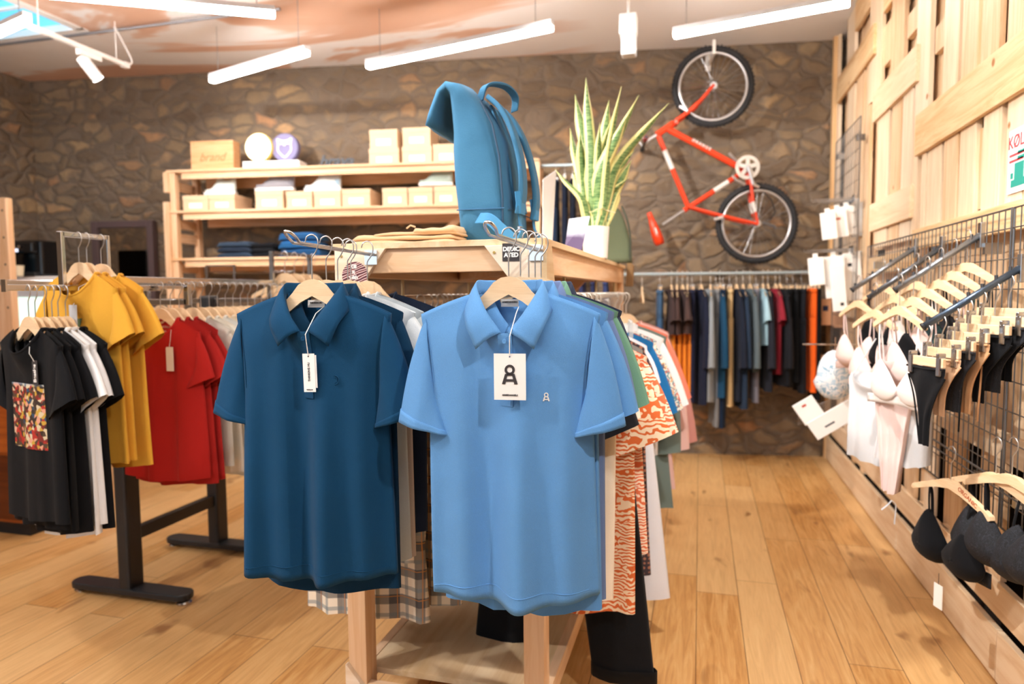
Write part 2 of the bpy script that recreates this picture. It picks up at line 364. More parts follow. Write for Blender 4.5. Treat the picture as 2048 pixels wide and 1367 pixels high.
h = at(178, 102, Z=3.14); h.z = 3.14-.12; spot_head((h.x, h.y, h.z), h+Vector((.5, .5, -1.0)), None, 'white cylindrical spotlight hanging from the track at top left', 25, 60)
d = (b-a).normalized(); n0 = d.cross(Vector((0, 0, 1)))
tr = thing('lighting_track', 'white lighting track below the ceiling, holding the visible spotlight', 'track', (a+b)/2)
m3 = Matrix((d, n0, Vector((0, 0, 1)))).transposed()
MB().obox((0, 0, 0), (b-a).length, .035, .03, m3).build('rail', WHITE, tr, bevel=.003)
MB().obox((b-a)*.5, .05, .045, .04, m3).build('end_cap', WHITE, tr, bevel=.003)
cb = catmull([b+d*.02-tr.location, b+d*.07+Vector((0, 0, .05))-tr.location, b+d*.02+Vector((-.02, 0, .16))-tr.location, b+Vector((-.08, 0, H-b.z))-tr.location], 6)
MB().tube(cb, .006, 6).build('cable', WHITE, tr)
for q in (.1, .9): p = (a-b)/2*(1-2*q); MB().tube([p, (p.x, p.y, H-(a.z+b.z)/2)], .004, 6).build('hanger_rod', WHITE, tr)
c0, c1 = at(-20, 92, Z=H-.02), at(560, 18, Z=H-.02)
tag(MB().tube([c0, c0.lerp(c1, .3), c0.lerp(c1, .62), c1], .011, 8).build('conduit', plain('#8d8f95', .4, .6)), 'thin grey conduit running across the patchy ceiling', 'pipe')
p = at(1257, 8, Z=3.25)
ap = thing('ceiling_speaker', 'white box fitting hanging from the ceiling above the snake plant', 'ceiling fitting', (p.x, p.y, 3.05))
MB().box((-.055, -.05, .0), (.055, .05, .13)).build('housing', WHITE, ap, bevel=.008); MB().box((-.042, -.053, -.13), (.05, .04, 0)).build('lamp_head', plain('#dfe3e8', .4), ap, bevel=.01)
MB().tube([(0, 0, .13), (0, 0, H-3.05)], .01, 8).build('stem', WHITE, ap)
# ---------------------------------------------------------------- pallet wall (right)
def RW(x, y, dx=0.0):       # a point on the pallet wall
    return at(1600+x/2.734, y/2.734, X=XR+dx)
random.seed(4)
PALS = {}
def pal(key, label, y):
    if key not in PALS: PALS[key] = thing('pallet', label, 'pallet', (XR, y, 0), 0, 'wooden pallets covering the right wall')
    return PALS[key]
LT = [wood('#f0dcc0', '#dfc2a0', 'z'), wood('#e9cfae', '#d3ac80', 'z', 1.2), wood('#f2e1ca', '#e2c8a8', 'z', .8)]
LH = [wood('#f0dabc', '#ddbc94', 'y'), wood('#ecd0a6', '#d5aa76', 'y', 1.3)]
def board(pl, y0, y1, z0, z1, x0, x1, mats, nm='board'):
    r = PALS[pl]; y0, y1 = sorted((y0, y1)); j = random.uniform(-.003, .003)
    o = MB().box((x0-XR+j, y0-r.location.y, z0), (x1-XR+j, y1-r.location.y, z1)).build(nm, random.choice(mats), r, bevel=.002)
    return o
pal('near', 'pallet with the poster on it, nearest the camera, above the big grid', 2.4)
pal('mid', 'pallet in the middle of the right wall, above the clothes arms', 3.9)
pal('far', 'pallet in the far corner, behind the small wire grid', 5.3)
pal('low', 'row of pallet boards along the floor under the grid panels', 3.4)
zH1a, zH1b = RW(660, 850).z, RW(700, 600).z                  # broad plank
yE = RW(655, 740).y; yM = RW(415, 600).y; yC = 6.12
zTop = H-.0
# recessed planks
y = 1.6
while y < 6.0:
    wd = random.uniform(.10, .15); k = 'near' if y < yE else ('mid' if y < yM else 'far')
    z0 = .85; gaps = sorted(random.sample([1.62+.17*i for i in range(10)], 1)); zz = z0
    for g in gaps+[zTop]:
        if g-zz > .05: board(k, y, min(6.05, y+wd-.006), zz, g-.03, XR+.045, XR+.065, [LT[1]], 'back_board')
        zz = g+.035
    y += wd
# front vertical planks, columns read off the wall
cols_low = [(668, 690), (695, 770), (785, 860), (870, 955), (1000, 1095), (1120, 1215), (1222, 1330), (1345, 1440)]
for i, (a, b) in enumerate(cols_low):
    ya, yb = RW(a, 900).y, RW(b, 900).y
    board('near', yb, ya, 1.655, zH1a+.02, XR, XR+.022, LT)
cols_up = [(640, 712), (785, 865), (880, 965), (992, 1085), (1125, 1225), (1240, 1330), (1345, 1450)]
for a, b in cols_up: board('near', RW(b, 300).y, RW(a, 300).y, zH1b-.02, zTop, XR, XR+.022, LT)
board('near', 1.6, yE, zH1a, zH1b, XR-.022, XR, LH)
board('near', 1.6, yE, 1.60, 1.70, XR-.02, XR, LH)
z2a, z2b = RW(660, 437).z, RW(660, 240).z
for a, b in ((428, 490), (500, 552), (560, 614), (626, 650)): board('mid', RW(b, 700).y, RW(a, 700).y, 1.66, z2a+.02, XR, XR+.022, LT)
for a, b in ((385, 450), (500, 570), (640, 655)): board('mid', RW(b, 200).y, RW(a, 200).y, z2b-.02, zTop, XR, XR+.022, LT)
board('mid', yE+.03, yM, z2a, z2b, XR-.022, XR, LH)
z4a, z4b = RW(620, 1190).z, RW(620, 1010).z
board('mid', yE+.06, yM, z4a, z4b, XR-.022, XR, LH); board('mid', yE, yM, 1.50, 1.60, XR-.02, XR, LH)
z3a, z3b = RW(400, 320).z, RW(400, 160).z
for a, b in ((187, 215), (262, 300), (310, 352), (360, 385)): board('far', RW(b, 500).y, RW(a, 500).y, 1.2, z3a+.02, XR, XR+.022, LT)
for a, b in ((187, 218), (258, 300), (385, 440)): board('far', RW(b, 150).y, RW(a, 150).y, z3b-.02, zTop, XR, XR+.022, LT)
board('far', yM+.02, 6.0, z3a, z3b, XR-.022, XR, LH)
for (a, b, c, dd) in ((303, 382, 255, 85), (455, 498, 70, -20)):
    board('far' if a < 400 else 'mid', RW(b, 200).y, RW(a, 200).y, RW(b, 250).z+.25, RW(b, 250).z+.5, XR-.005, XR+.02, LH)
# wooden blocks of the pallets, seen between the planks
for (xx, yy0, yy1, k) in ((752, 120, 268, 'near'), (604, 50, 180, 'mid'), (604, 285, 330, 'mid'), (476, 110, 330, 'mid'), (972, 700, 1140, 'near'), (822, 1120, 1180, 'near'), (975, 0, 380, 'near')):
    p0, p1 = RW(xx-30, (yy0+yy1)/2), RW(xx+30, (yy0+yy1)/2)
    board(k, p1.y, p0.y, RW(xx, yy1).z, RW(xx, yy0).z, XR+.012, XR+.045, [LT[1]], 'block')
# low boards: broad floor board, gap, then mixed upright and lying boards
y = 1.6
while y < 5.9:
    L = random.uniform(1.0, 1.4); board('low', y, min(y+L-.006, 6.1), .012, .195, XR-.02, XR+.002, LH)
    board('low', y-.4, min(y+L-.41, 6.1), .235, .36, XR-.01, XR+.012, LH); y += L
y = 1.65
while y < 6.0:
    board('low', y, y+.13, .36, .85, XR+.0, XR+.02, LT, 'upright_board'); board('low', y+.12, y+.30, .20, .86, XR+.03, XR+.05, [LT[1]], 'upright_board')
    if random.random() < .5: board('low', y+.16, y+.25, .20, .36, XR, XR+.04, LH, 'block')
    y += random.choice((.29, .34, .40))
yy = 1.6
while yy < 6.0: board('low', yy, yy+1.19, .80, .90, XR-.018, XR+.0, LH); yy += 1.2
struct('baseboard_right', MB().box((XR-.012, 1.2, 0), (XR+.11, 6.15, .012)), wood('#b8824c', '#9c6a38', 'y'))
struct('trim_1', MB().box((XR-.03, backY(XR)-.09, 0), (XR+.01, backY(XR)-.02, H)), wood('#e6c394', '#d3a774', 'z'))
# poster
pa, pb = at(2012, 268, X=XR-.002), at(2052, 378, X=XR-.002)
po = thing('poster', 'small white poster with red and green print pinned to the pallet wall', 'poster', (XR-.004, (pa.y+pb.y)/2-.02, (pa.z+pb.z)/2))
pw, ph = .15, (pa.z-pb.z)/2
MB().box((0, -pw/2, -ph), (.0015, pw/2, ph)).build('sheet', PAPER, po)
RR = (PI/2, 0, -PI/2)
text('heading', 'KØLL', .062, plain('#c4474f', .8), po, (-.001, 0, ph-.045), RR)
MB().box((-.001, -pw*.42, ph-.092), (0, pw*.42, ph-.084)).box((-.001, -pw*.30, ph-.112), (0, pw*.42, ph-.104)).build('red_print', plain('#c4474f', .8), po)
MB().box((-.001, -pw*.42, -ph+.02), (0, pw*.3, -ph+.045)).box((-.001, -.05, -ph+.045), (0, .02, -ph+.10)).box((-.001, .03, -ph+.05), (0, .05, -ph+.07)).box((-.001, -.06, .0), (0, .0, .012)).box((-.001, -.06, .02), (0, .0, .03)).build('green_print', plain('#1f9486', .8), po)
# wire grid panels
def grid_panel(label, y0, y1, z0, z1, x, sy=.05, sz=.11, r=.0022):
    g = thing('wire_grid_panel', label, 'grid panel', (x, (y0+y1)/2, z0), 0, 'wire grid panels on the pallet wall')
    hy = (y1-y0)/2; hz = z1-z0
    MB().tube([(0, -hy, 0), (0, hy, 0), (0, hy, hz), (0, -hy, hz)], r*1.9, 6, True).build('frame', plain('#77797d', .35, .85), g)
    m = MB(); k = -hy+sy
    while k < hy: m.tube([(0, k, 0), (0, k, hz)], r, 5); k += sy
    k = sz
    while k < hz: m.tube([(-.003, -hy, k), (-.003, hy, k)], r, 5); k += sz
    m.build('wire_mesh', plain('#6f6d6c', .35, .85), g)
    for a in (-hy*.8, hy*.8):
        for b in (.12, hz-.12): MB().box((-.008, a-.012, b-.02), (.045, a+.012, b+.02)).build('bracket', STEEL, g)
    return g
grid_panel('small wire grid in the far corner, hung with white packets', 4.92, 5.75, .72, at(1746, 205, X=XR-.06).z, XR-.06, .055, .10)
grid_panel('large wire grid holding the bars of underwear', 2.62, 4.62, .60, 1.665, XR-.06, .05, .10)
grid_panel('wire grid reaching out of the right edge of the view', 1.55, 2.60, .60, 1.665, XR-.06, .05, .10)
# ---------------------------------------------------------------- garments
class Shape:
    """Hung shirt: W half shoulder, L length, hw half chest, he half hem, T half thickness."""
    def __init__(s, W=.19, L=.74, hw=.18, he=.19, T=.035, neck=.08, drop=.09, back=.012, fold=.012, seed=0, sl=.2, sw=.085, ang=62, sho=.055, sleeve='short', k=(3.0, 5.3), yr=.05, ph=None, vneck=False, hemw=.006):
        s.__dict__.update(locals()); R = random.Random(seed); s.p = [R.uniform(0, 2*PI) for _ in range(6)]; s.kk = (k[0]*R.uniform(.85, 1.15), k[1]*R.uniform(.85, 1.15)); s.asym = R.uniform(-.012, .012)
        if ph is not None: s.p[0] = ph; s.kk = k
    def half(s, v):
        if v < .06: return s.W + (s.hw*1.0+.004-s.W)*smoothstep(v/.06)*.35
        a = s.W + (s.hw+.004-s.W)*.35
        if v < .32: return a+(s.hw-a)*smoothstep((v-.06)/.26)
        return s.hw+(s.he-s.hw)*((v-.32)/.68)
    def top(s, x, front):
        ax = abs(x)
        if ax < s.neck:
            q = ax/s.neck
            if front: return -(s.drop*((1-q) if s.vneck else (1-q**2.4)**.6))
            return -s.back*(1-q*q)
        q = (ax-s.neck)/(s.W-s.neck); return -s.sho*q*(.75+.25*q)
    def fold_y(s, u, v):
        g = s.fold*(v**.75)*(1-.15*v)
        a = s.kk[0]*u*PI*.9+s.p[0]+.5*v
        return g*(math.sin(a)*.9-math.sin(2*a)*.38+math.sin(s.kk[1]*u*PI*.8+s.p[1]-.8*v)*.3)
    def pt(s, u, v, front):
        x = u*s.half(v)+s.asym*v*v
        xt = u*s.W; zt = s.top(xt, front)
        zb = -s.L + s.hemw*math.sin(3*u+s.p[2]) + (.010*u*u)
        z = zt+(zb-zt)*v
        q = smoothstep(v*7); edge = math.sqrt(max(0, 1-u*u))
        ax = abs(xt)
        t0 = (s.yr*math.sqrt(max(0, 1-(ax/s.neck)**2))+.004 if ax < s.neck else .010)*(1 if abs(u) < .999 else 0)
        t = t0*(1-q)+q*s.T*(edge**.8)*(1+.25*v)
        return Vector((x, (-t if front else t)+s.fold_y(u, v), z))
    def surf(s, x, z, off=.0015, front=True):
        v = .3
        for _ in range(6):
            u = max(-1, min(1, (x-s.asym*v*v)/s.half(v))); zt = s.top(u*s.W, front); v = max(0, min(1, (z-zt)/(-s.L-zt)))
        p = s.pt(u, v, front); return Vector((x, p.y-(off if front else -off), z))
    def us(s, n):
        a = s.neck/s.W; e = [-1+(1-a)*(1-math.cos(PI*.5*i/n)) for i in range(n)]
        m = [-a*math.cos(PI*i/(2*n)) for i in range(2*n+1)]
        return e+m+[-q for q in reversed(e)]
    def body(s, n=6, nv=22):
        us = s.us(n); N = len(us); vs = []; rows = [0, .015, .04]+[.07+.93*j/(nv-3) for j in range(nv-2)]
        for v in rows:
            vs += [s.pt(u, v, True) for u in us] + [s.pt(u, v, False) for u in reversed(us[1:-1])]
        M = 2*N-2; fs = []
        for j in range(len(rows)-1): fs += [(j*M+i, (j+1)*M+i, (j+1)*M+(i+1) % M, j*M+(i+1) % M) for i in range(M)]
        return MB().add(vs, fs)
    def sleeve_mb(s, sg, n=16, nr=10, t0=0, t1=1.0, grow=1.0, length=None, cut=None):
        if s.sleeve == 'none': return None
        a = math.radians(s.ang + (s.p[3]-3)*1.0); sl = length or s.sl; d = Vector((math.cos(a), 0, -math.sin(a))); nrm = Vector((math.sin(a), 0, math.cos(a)))
        top = Vector((s.W-.012, 0, -s.sho+.002)); bot = Vector((s.hw-.012, 0, -s.sho-.185))
        e1 = top+d*sl+nrm*.004; e0 = e1-nrm*(2*s.sw)
        rings = []
        for i in range(nr+1):
            t = t0+(t1-t0)*i/nr
            A = top*(1-t)+e1*t+Vector((.007*math.sin(PI*t), 0, .008*math.sin(PI*t))); B = bot*(1-t)+e0*t
            if s.sl > .4 and cut is None: A += Vector((.02*math.sin(PI*t), 0, 0))
            c = (A+B)/2; h = (A-B)/2*grow; th = (s.T*.75+.012*t)*grow
            ring = []
            for q in range(n):
                ph = 2*PI*q/n; wob = .004*math.sin(5*ph+s.p[4]+3*t)*t
                p = c+h*math.cos(ph); ring.append((sg*p.x, -(th+wob)*math.sin(ph)+s.fold_y(sg, .15)*t-.006*t, p.z))
            rings.append(ring)
        return MB().loft(rings, cap=False)
def collar_mb(nk, S, yr, drop, wide=.038, point=.13, rise=.014):
    I = catmull([(0, yr, rise*.7), (nk*.75, yr*.75, rise*.8), (nk*1.0, 0, rise*.6), (nk*.56, -yr*.8, -drop*.48), (nk*.10, -yr*1.15, -drop)], 6)
    Rg = catmull([(0, yr+.004, rise+.010), (nk*.80, yr*.8, rise+.012), (nk*1.08, 0, rise+.006), (nk*.66, -yr*.85-.005, -drop*.42), (nk*.12, -yr*1.2-.004, -drop*.97)], 6)
    O = catmull([(0, yr+.016, -.028), (nk*1.0, yr*.9+.008, -.026), (nk*1.42, -.004, -.038), (nk*1.26, -yr*.95-.010, -drop*.80), (nk*.92, -yr*1.1-.010, -point)], 6)
    n = len(I); m = MB()
    def P(i, t):
        a, b, c = I[i], Rg[i], O[i]
        if t < .4: q = t/.4; return (a-Vector((0, 0, .018)))*(1-q)**2+b*(2*q*(1-q))+b*q*q
        q = (t-.4)/.6; p = b*(1-q)+c*q; p += Vector((0, -.006*math.sin(PI*q) if i > n*.35 else .004*math.sin(PI*q), .005*math.sin(PI*q))); return p
    vs = []; K = 10
    for sg in (-1, 1):
        vs = [(sg*P(i, k/K).x, P(i, k/K).y, P(i, k/K).z) for i in range(n) for k in range(K+1)]
        fs = [(i*(K+1)+k, i*(K+1)+k+1, (i+1)*(K+1)+k+1, (i+1)*(K+1)+k) for i in range(n-1) for k in range(K)]
        m.add(vs, fs if sg > 0 else [f[::-1] for f in fs])
    return m
def hanger_meshes():
    pts = [(0, .052), (.02, .049), (.040, .038), (.058, .018), (.08, -.002), (.11, -.020), (.15, -.038), (.19, -.056), (.205, -.066), (.208, -.078), (.20, -.084), (.16, -.066), (.11, -.048), (.07, -.030), (.035, -.006), (0, .010)]
    poly = pts+[(-x, z) for x, z in reversed(pts[1:-1])]
    bar = MB().prism([(x, z-.012) for x, z in poly], -.005, .005, 'y').mesh('hanger_bar', HANG)
    hk = [(0, 0, .035), (0, 0, .085), (.002, 0, .096), (.012, 0, .108), (.020, 0, .124), (.018, 0, .142), (.004, 0, .152), (-.012, 0, .147), (-.018, 0, .134)]
    hook = MB().tube(catmull(hk, 4), .0019, 6).mesh('hook', WIRE, True); return bar, hook
HB, HK = hanger_meshes()
fp = [(0, .046), (.03, .044), (.055, .034), (.09, .022), (.13, .008), (.17, -.006), (.205, -.020), (.21, -.032), (.20, -.038), (.16, -.024), (.11, -.008), (.06, .006), (0, .016)]
HBF = MB().prism([(x, z-.012) for x, z in fp+[(-x, z) for x, z in reversed(fp[1:-1])]], -.009, .009, 'y').mesh('hanger_bar', HANG)
HKT = MB().tube(catmull([(0, 0, .035), (0, 0, .085), (.010, 0, .105), (.018, 0, .124), (.014, 0, .142), (0, 0, .150), (-.012, 0, .145), (-.016, 0, .134)], 3), .0026, 5).mesh('hook', plain('#d3cfc8', .35, .6), True)
def hanger(loc, rz, label, group=None, scale=1.0, bev=False, thick=False, flat=False):
    t = thing('clothes_hanger', label, 'hanger', loc, rz, group); t.scale = (scale, 1, 1)
    for nm, me in (('hanger_bar', HBF if flat else HB), ('hook', HKT if thick else HK)):
        o = bpy.data.objects.new(nm, me); COL.objects.link(o); o.parent = t
    return t
def swing_tag(par, S, top, size, m=PAPER, offy=-.02, tilt=0, strp=None):
    w_, h_ = size; g = MB().box((-w_/2, -.0006, -h_), (w_/2, .0006, 0)).build('swing_tag', m, par); g.location = top; g.rotation_euler = (0, tilt, 0)
    if strp:
        st = MB().tube([Vector(q)-Vector(top) for q in strp]+[Vector((0, -.001, -.004))], .0012, 5).build('string', PAPER, g)
    return g
def shirt(label, cat, m, loc, rz=0, group=None, lod=1, name='tshirt', ribs=True, **kw):
    S = Shape(**kw); t = thing(name, label, cat, loc, rz, group)
    n, nv = (12, 40) if lod == 2 else ((5, 16) if lod == 1 else (3, 10))
    S.body(n, nv).build('body', m, t, smooth=True, solid=.0018 if lod == 2 else 0)
    if S.sleeve != 'none':
        for sg in (-1, 1):
            o = S.sleeve_mb(sg, 24 if lod == 2 else 12, 14 if lod == 2 else 6).build('sleeve', m, t, smooth=True, solid=.0018 if lod == 2 else 0)
            if lod == 2: S.sleeve_mb(sg, 24, 3, .90, 1.01, 1.035).build('cuff', m, o, smooth=True, solid=.0015)
    if ribs and S.drop and lod >= 1:
        nk = S.neck; ring = []
        for i in range(28):
            a = 2*PI*i/28; x = nk*.99*math.sin(a); fr = math.cos(a) < 0
            y = -S.yr*math.cos(a)*-1; z = S.top(x, fr); ring.append((x, -(S.yr+.002)*abs(math.cos(a)) if fr else (S.yr+.002)*abs(math.cos(a)), z+.001))
        MB().tube(ring, .0075 if lod == 1 else .006, 6, True, .5).build('neckband', m, t, smooth=True)
    return t, S
def polo(label, m, loc, rz, lod=2, seed=1, logo=None, group=None, **kw):
    kw.setdefault('W', .195); t, S = shirt(label, 'polo shirt', m, loc, rz, group, lod, 'polo_shirt', False, seed=seed, drop=.095, neck=.072, **kw)
    collar_mb(.072, S, .045, .095).build('collar', m, t, smooth=True, solid=.0022)
    if lod == 2:
        zs = [-.094-.012*i for i in range(15)]; v = []
        for z in zs: v += [S.surf(-.016, z, .0035), S.surf(.016, z, .0035)]
        MB().add(v, [(2*i, 2*i+2, 2*i+3, 2*i+1) for i in range(14)]).build('placket', m, t, solid=.002)
        for z in (-.112, -.172, -.232):
            p = S.surf(0, z, .007); b = MB().lathe([(0, 0), (.0052, 0), (.006, .0012), (.0045, .002), (0, .0016)], 14); b.v = [(x, -zz, y) for x, y, zz in b.v]
            o = b.build('button', m, t); o.location = p
        S2 = []
        for zz in (S.L*.955,):   # stitched hem line
            S2 = [S.surf(-S.he*.93+S.he*1.86*i/40, -zz, .0012) for i in range(41)]
            MB().tube(S2, .0011, 4).build('hem_seam', m, t)
        for sg in (-1, 1):       # armhole seams
            pts = [S.surf(sg*(S.W-.012-.020*math.sin(PI*q*.5)), -S.sho-.012-.175*q, .002) for q in [i/14 for i in range(15)]]
            MB().tube(catmull(pts, 2), .0011, 4).build('armhole_seam', m, t)
    return t, S
# ---------------------------------------------------------------- centre display unit
UX0, UX1, UY0, UY1, UT = -1.065, -.428, 1.88, 4.0, 1.553
u = thing('display_unit', 'pine and plywood display unit in the centre, with the backpack and plant on top', 'display unit', (UX0, UY0, 0))
W_, D_ = UX1-UX0, UY1-UY0; PW = .062
for (x, y) in ((0, 0), (W_-PW, 0), (0, D_-PW), (W_-PW, D_-PW)):
    MB().box((x, y, 0), (x+PW, y+.07, UT-.018)).build('post', PINEZ, u, bevel=.002)
PLYY = wood('#ead3b0', '#d2b084', 'y', .6)
MB().box((-.012, -.012, UT-.018), (W_+.012, D_, UT)).build('tabletop', PLYY, u, bevel=.001)
MB().box((PW, .0, UT-.09), (W_-PW, .045, UT-.018)).build('front_rail', PINE, u, bevel=.002)
MB().box((PW, D_-.045, UT-.09), (W_-PW, D_, UT-.018)).build('back_rail', PINE, u, bevel=.002)
for x in (.0, W_-.045): MB().box((x, .07, UT-.10), (x+.045, D_-.07, UT-.018)).build('side_rail', PINEY, u, bevel=.002)
MB().obox((W_*.5, .55, UT-.055), .045, 1.0, .075, Matrix.Rotation(.55, 3, 'Z')).build('diagonal_rail', PINEY, u)
zt = UT-.018
for s, nm in ((0, 'l'), (1, 'r')):
    def X(v): return v if not s else W_-v
    MB().prism([(X(-.003), zt), (X(.165), zt), (X(.045), zt-.155), (X(-.003), zt-.165)], -.018, 0, 'y').build('corner_gusset', PLY, u, bevel=.0012)
    MB().prism([(X(-.003), .235), (X(.0), .235), (X(.115), .10), (X(.115), .0), (X(-.003), 0)], -.018, 0, 'y').build('lower_gusset', PLY, u, bevel=.0012)
    for (a, b) in ((.02, .02), (.135, .02), (.03, .13)): MB().tube([(X(a), -.0185, zt-b), (X(a), -.0205, zt-b)], .0042, 10).build('screw', plain('#b89a5a', .35, .8), u)
MB().prism([(-.018, UT-.018), (.05, UT-.018), (.09, UT-.12), (.09, UT-.26), (-.018, UT-.26)], W_-.001, W_+.017, 'x').build('side_gusset', PLYY, u)
MB().prism([(D_-.30, UT-.10), (D_-.05, UT-.10), (D_-.05, UT-.30), (D_-.10, UT-.30)], W_-.05, W_-.03, 'x').build('side_gusset', PLYY, u)
MB().obox((.22, D_-.02, UT-.26), .05, .03, .55, Matrix.Rotation(.75, 3, 'Y')).build('diagonal_brace', PINE, u)
MB().box((.03, .07, .17), (W_-.03, D_-.07, .188)).build('base_shelf', PLYY, u)
for x in (0, W_-.03): MB().box((x, .06, .125), (x+.03, D_-.06, .19)).build('base_rail', PINEY, u)
MB().box((PW, 0, .09), (W_-PW, .03, .17)).build('base_rail', PINE, u)
RZ = 1.385
for x in (0.02, W_-.02):
    MB().tube([(x, .05, RZ), (x, D_-.05, RZ)], .0115, 10).build('hanging_rail', plain('#b9a994', .35, .7), u)
    for y in (.42, D_/2+.1, D_-.3): MB().tube([(x, y, RZ), (x, y, UT-.05)], .006, 8).build('rail_dropper', plain('#b5a27e', .35, .7), u)
def arm(px, tipY, zb, zt_):
    x = px-UX0; m = []
    for dx in (-.009, .009): m.append(dx)
    pts = [(x-.009, -.018, zb), (x-.009, tipY-UY0+.03, zt_-.004), (x-.012, tipY-UY0+.008, zt_+.012), (x-.004, tipY-UY0-.01, zt_+.020), (x+.006, tipY-UY0-.006, zt_+.018), (x+.011, tipY-UY0+.01, zt_+.008), (x+.009, tipY-UY0+.03, zt_-.004), (x+.009, -.018, zb)]
    MB().tube([pts[0]]+catmull(pts[1:7], 4)+[pts[7]], .0038, 8).build('front_arm', plain('#d9dadb', .25, .9), u, smooth=True)
    MB().box((x-.02, -.024, zb-.03), (x+.02, -.018, zb+.012)).build('arm_plate', CHROME, u)
arm(-.945, 1.44, 1.518, 1.530); arm(-.440, 1.42, 1.520, 1.532)
# stickers on the gussets
st = thing('sticker', 'round colourful sticker on the left plywood corner of the centre unit', 'sticker', (-1.0, UY0-.019, 1.455))
m, n, l, b = newmat('swirl_print'); v = tc(n, l, (1, 1, 1), (0, .3, 0)); wv = n.new('ShaderNodeTexWave'); wv.bands_direction = 'Z'; wv.inputs['Scale'].default_value = 24; wv.inputs['Distortion'].default_value = 6; wv.inputs['Detail Scale'].default_value = .6; l.new(v, wv.inputs['Vector'])
l.new(ramp(n, l, wv.outputs['Fac'], [(.0, rgb('#5a1f2c')), (.3, rgb('#8a3440')), (.42, rgb('#f3e9e0')), (.62, rgb('#dfe4ea')), (.75, rgb('#e2562e')), (.88, rgb('#3d2733'))], 'CONSTANT'), b.inputs['Base Color'])
MB().add([(.043*math.cos(2*PI*i/40), z, .043*math.sin(2*PI*i/40)) for z in (-.001, 0) for i in range(40)], [tuple(range(40)), tuple(range(40, 80))[::-1]]+[(i, (i+1) % 40, 40+(i+1) % 40, 40+i) for i in range(40)]).build('printed_disc', m, st)
text('lettering', 'Kill\nit\nwith\nkaizen', .016, PAPER, st, (-.004, -.0015, .004), bold=.0006)
q = at(1022, 504, Y=UY0-.019)
st = thing('sticker', 'square black sticker with white capitals on the right plywood corner of the centre unit', 'sticker', q)
MB().box((-.025, -.001, -.025), (.025, 0, .025)).build('printed_square', INK, st)
text('lettering', 'DEDIC\nATED', .0165, PAPER, st, (.001, -.0016, 0), bold=.0007)
# ---------------------------------------------------------------- front polos
DK, LB = fabric('#104c75', 520), fabric('#649cd6', 520, heather=.13)
NECKZ = 1.404
FR = []   # (x, y)
def front_hanger(x, y, rz, lab): hanger((x, y, NECKZ-.005), rz, lab, 'wooden hangers on the front arms', .9)
AL, AR = (-.945, 1.535), (-.428, 1.53)
pd, SD = polo('dark blue polo shirt at the front of the left arm, with a narrow white tag', DK, (AL[0], AL[1], NECKZ), .10, 2, 11, W=.205, L=.735, hw=.190, he=.20, T=.032, fold=.030, sl=.265, sw=.060, ang=73, k=(2.1, 4.6), hemw=.006, ph=2.74, sho=.052)
front_hanger(AL[0], AL[1], .10, 'wooden hanger holding the front dark blue polo')
pl_, SL = polo('light blue polo shirt at the front of the right arm, with a square white tag', LB, (AR[0], AR[1], NECKZ), .09, 2, 5, W=.210, L=.735, hw=.192, he=.198, T=.028, fold=.032, sl=.265, sw=.062, ang=73, k=(1.8, 3.9), hemw=.006, ph=3.25, sho=.052)
front_hanger(AR[0], AR[1], .09, 'wooden hanger holding the front light blue polo')
# neck labels, tags, logos
def neck_label(par, txt, size=(.046, .019), z=-.027, x=-.0, ts=.0075):
    g = MB().box((-size[0]/2, -.001, -size[1]/2), (size[0]/2, 0, size[1]/2)).build('neck_label', PAPER, par); g.location = (x, .028, z); g.rotation_euler = (-.15, 0, 0)
    text('label_lettering', txt, ts, INK, g, (0, -.0018, .002), bold=.0001); return g
neck_label(pd, 'THINKING MU', ts=.0052, x=-.004); neck_label(pl_, 'ARMEDANGELS', (.042, .018), ts=.0053, x=-.003)
g = swing_tag(pd, SD, SD.surf(.012, -.148, .016), (.031, .095), tilt=-.02, strp=[(.022, .020, -.035), (.024, -.03, -.05), (.014, -.072, -.10)])
text('tag_lettering', 'THINKING MU', .0072, INK, g, (.0, -.0012, -.045), (PI/2, -PI/2, 0)); text('tag_small_print', 'thinking mu', .0035, INK, g, (0, -.0012, -.089))
MB().box((.004, .001, -.085), (.0195, .0022, -.004)).build('second_card', PAPER, g); MB().tube([(0, -.0014, -.007), (0, .0006, -.007)], .0017, 10).build('eyelet', INK, g)
g = swing_tag(pl_, SL, SL.surf(.012, -.139, .016), (.073, .105), tilt=.0, strp=[(.020, .020, -.035), (.022, -.03, -.05), (.014, -.072, -.10)])
def a_logo(par, h, m, loc, rot=(0, 0, 0), dep=.0006):
    k = h; mb = MB(); N = 28     # ring over a letter A
    ro, ri, cz = .26*k, .135*k, .72*k
    v = [(r*math.cos(2*PI*i/N), y, cz+r*math.sin(2*PI*i/N)) for y in (-dep, 0) for r in (ro, ri) for i in range(N)]
    mb.add(v, [(i, (i+1) % N, N+(i+1) % N, N+i) for i in range(N)]+[(i, 2*N+i, 2*N+(i+1) % N, (i+1) % N) for i in range(N)])
    for sg in (-1, 1): mb.prism([(sg*.10*k, .52*k), (sg*.24*k, .52*k), (sg*.40*k, 0), (sg*.40*k-sg*.17*k, 0)], -dep, 0, 'y')
    mb.prism([(-.2*k, .13*k), (.2*k, .13*k), (.17*k, .25*k), (-.17*k, .25*k)], -dep, 0, 'y'); mb.prism([(-.14*k, .42*k), (.14*k, .42*k), (.16*k, .54*k), (-.16*k, .54*k)], -dep, 0, 'y')
    o = mb.build('emblem', m, par); o.location = loc; o.rotation_euler = rot; return o
a_logo(g, .045, INK, (0, -.0012, -.069)); text('tag_lettering', 'ARMEDANGELS', .0052, INK, g, (0, -.0012, -.094), bold=.0001)
MB().tube([(0, -.0014, -.007), (0, .0006, -.007)], .0017, 10).build('eyelet', plain('#4a5a8c', .5), g)
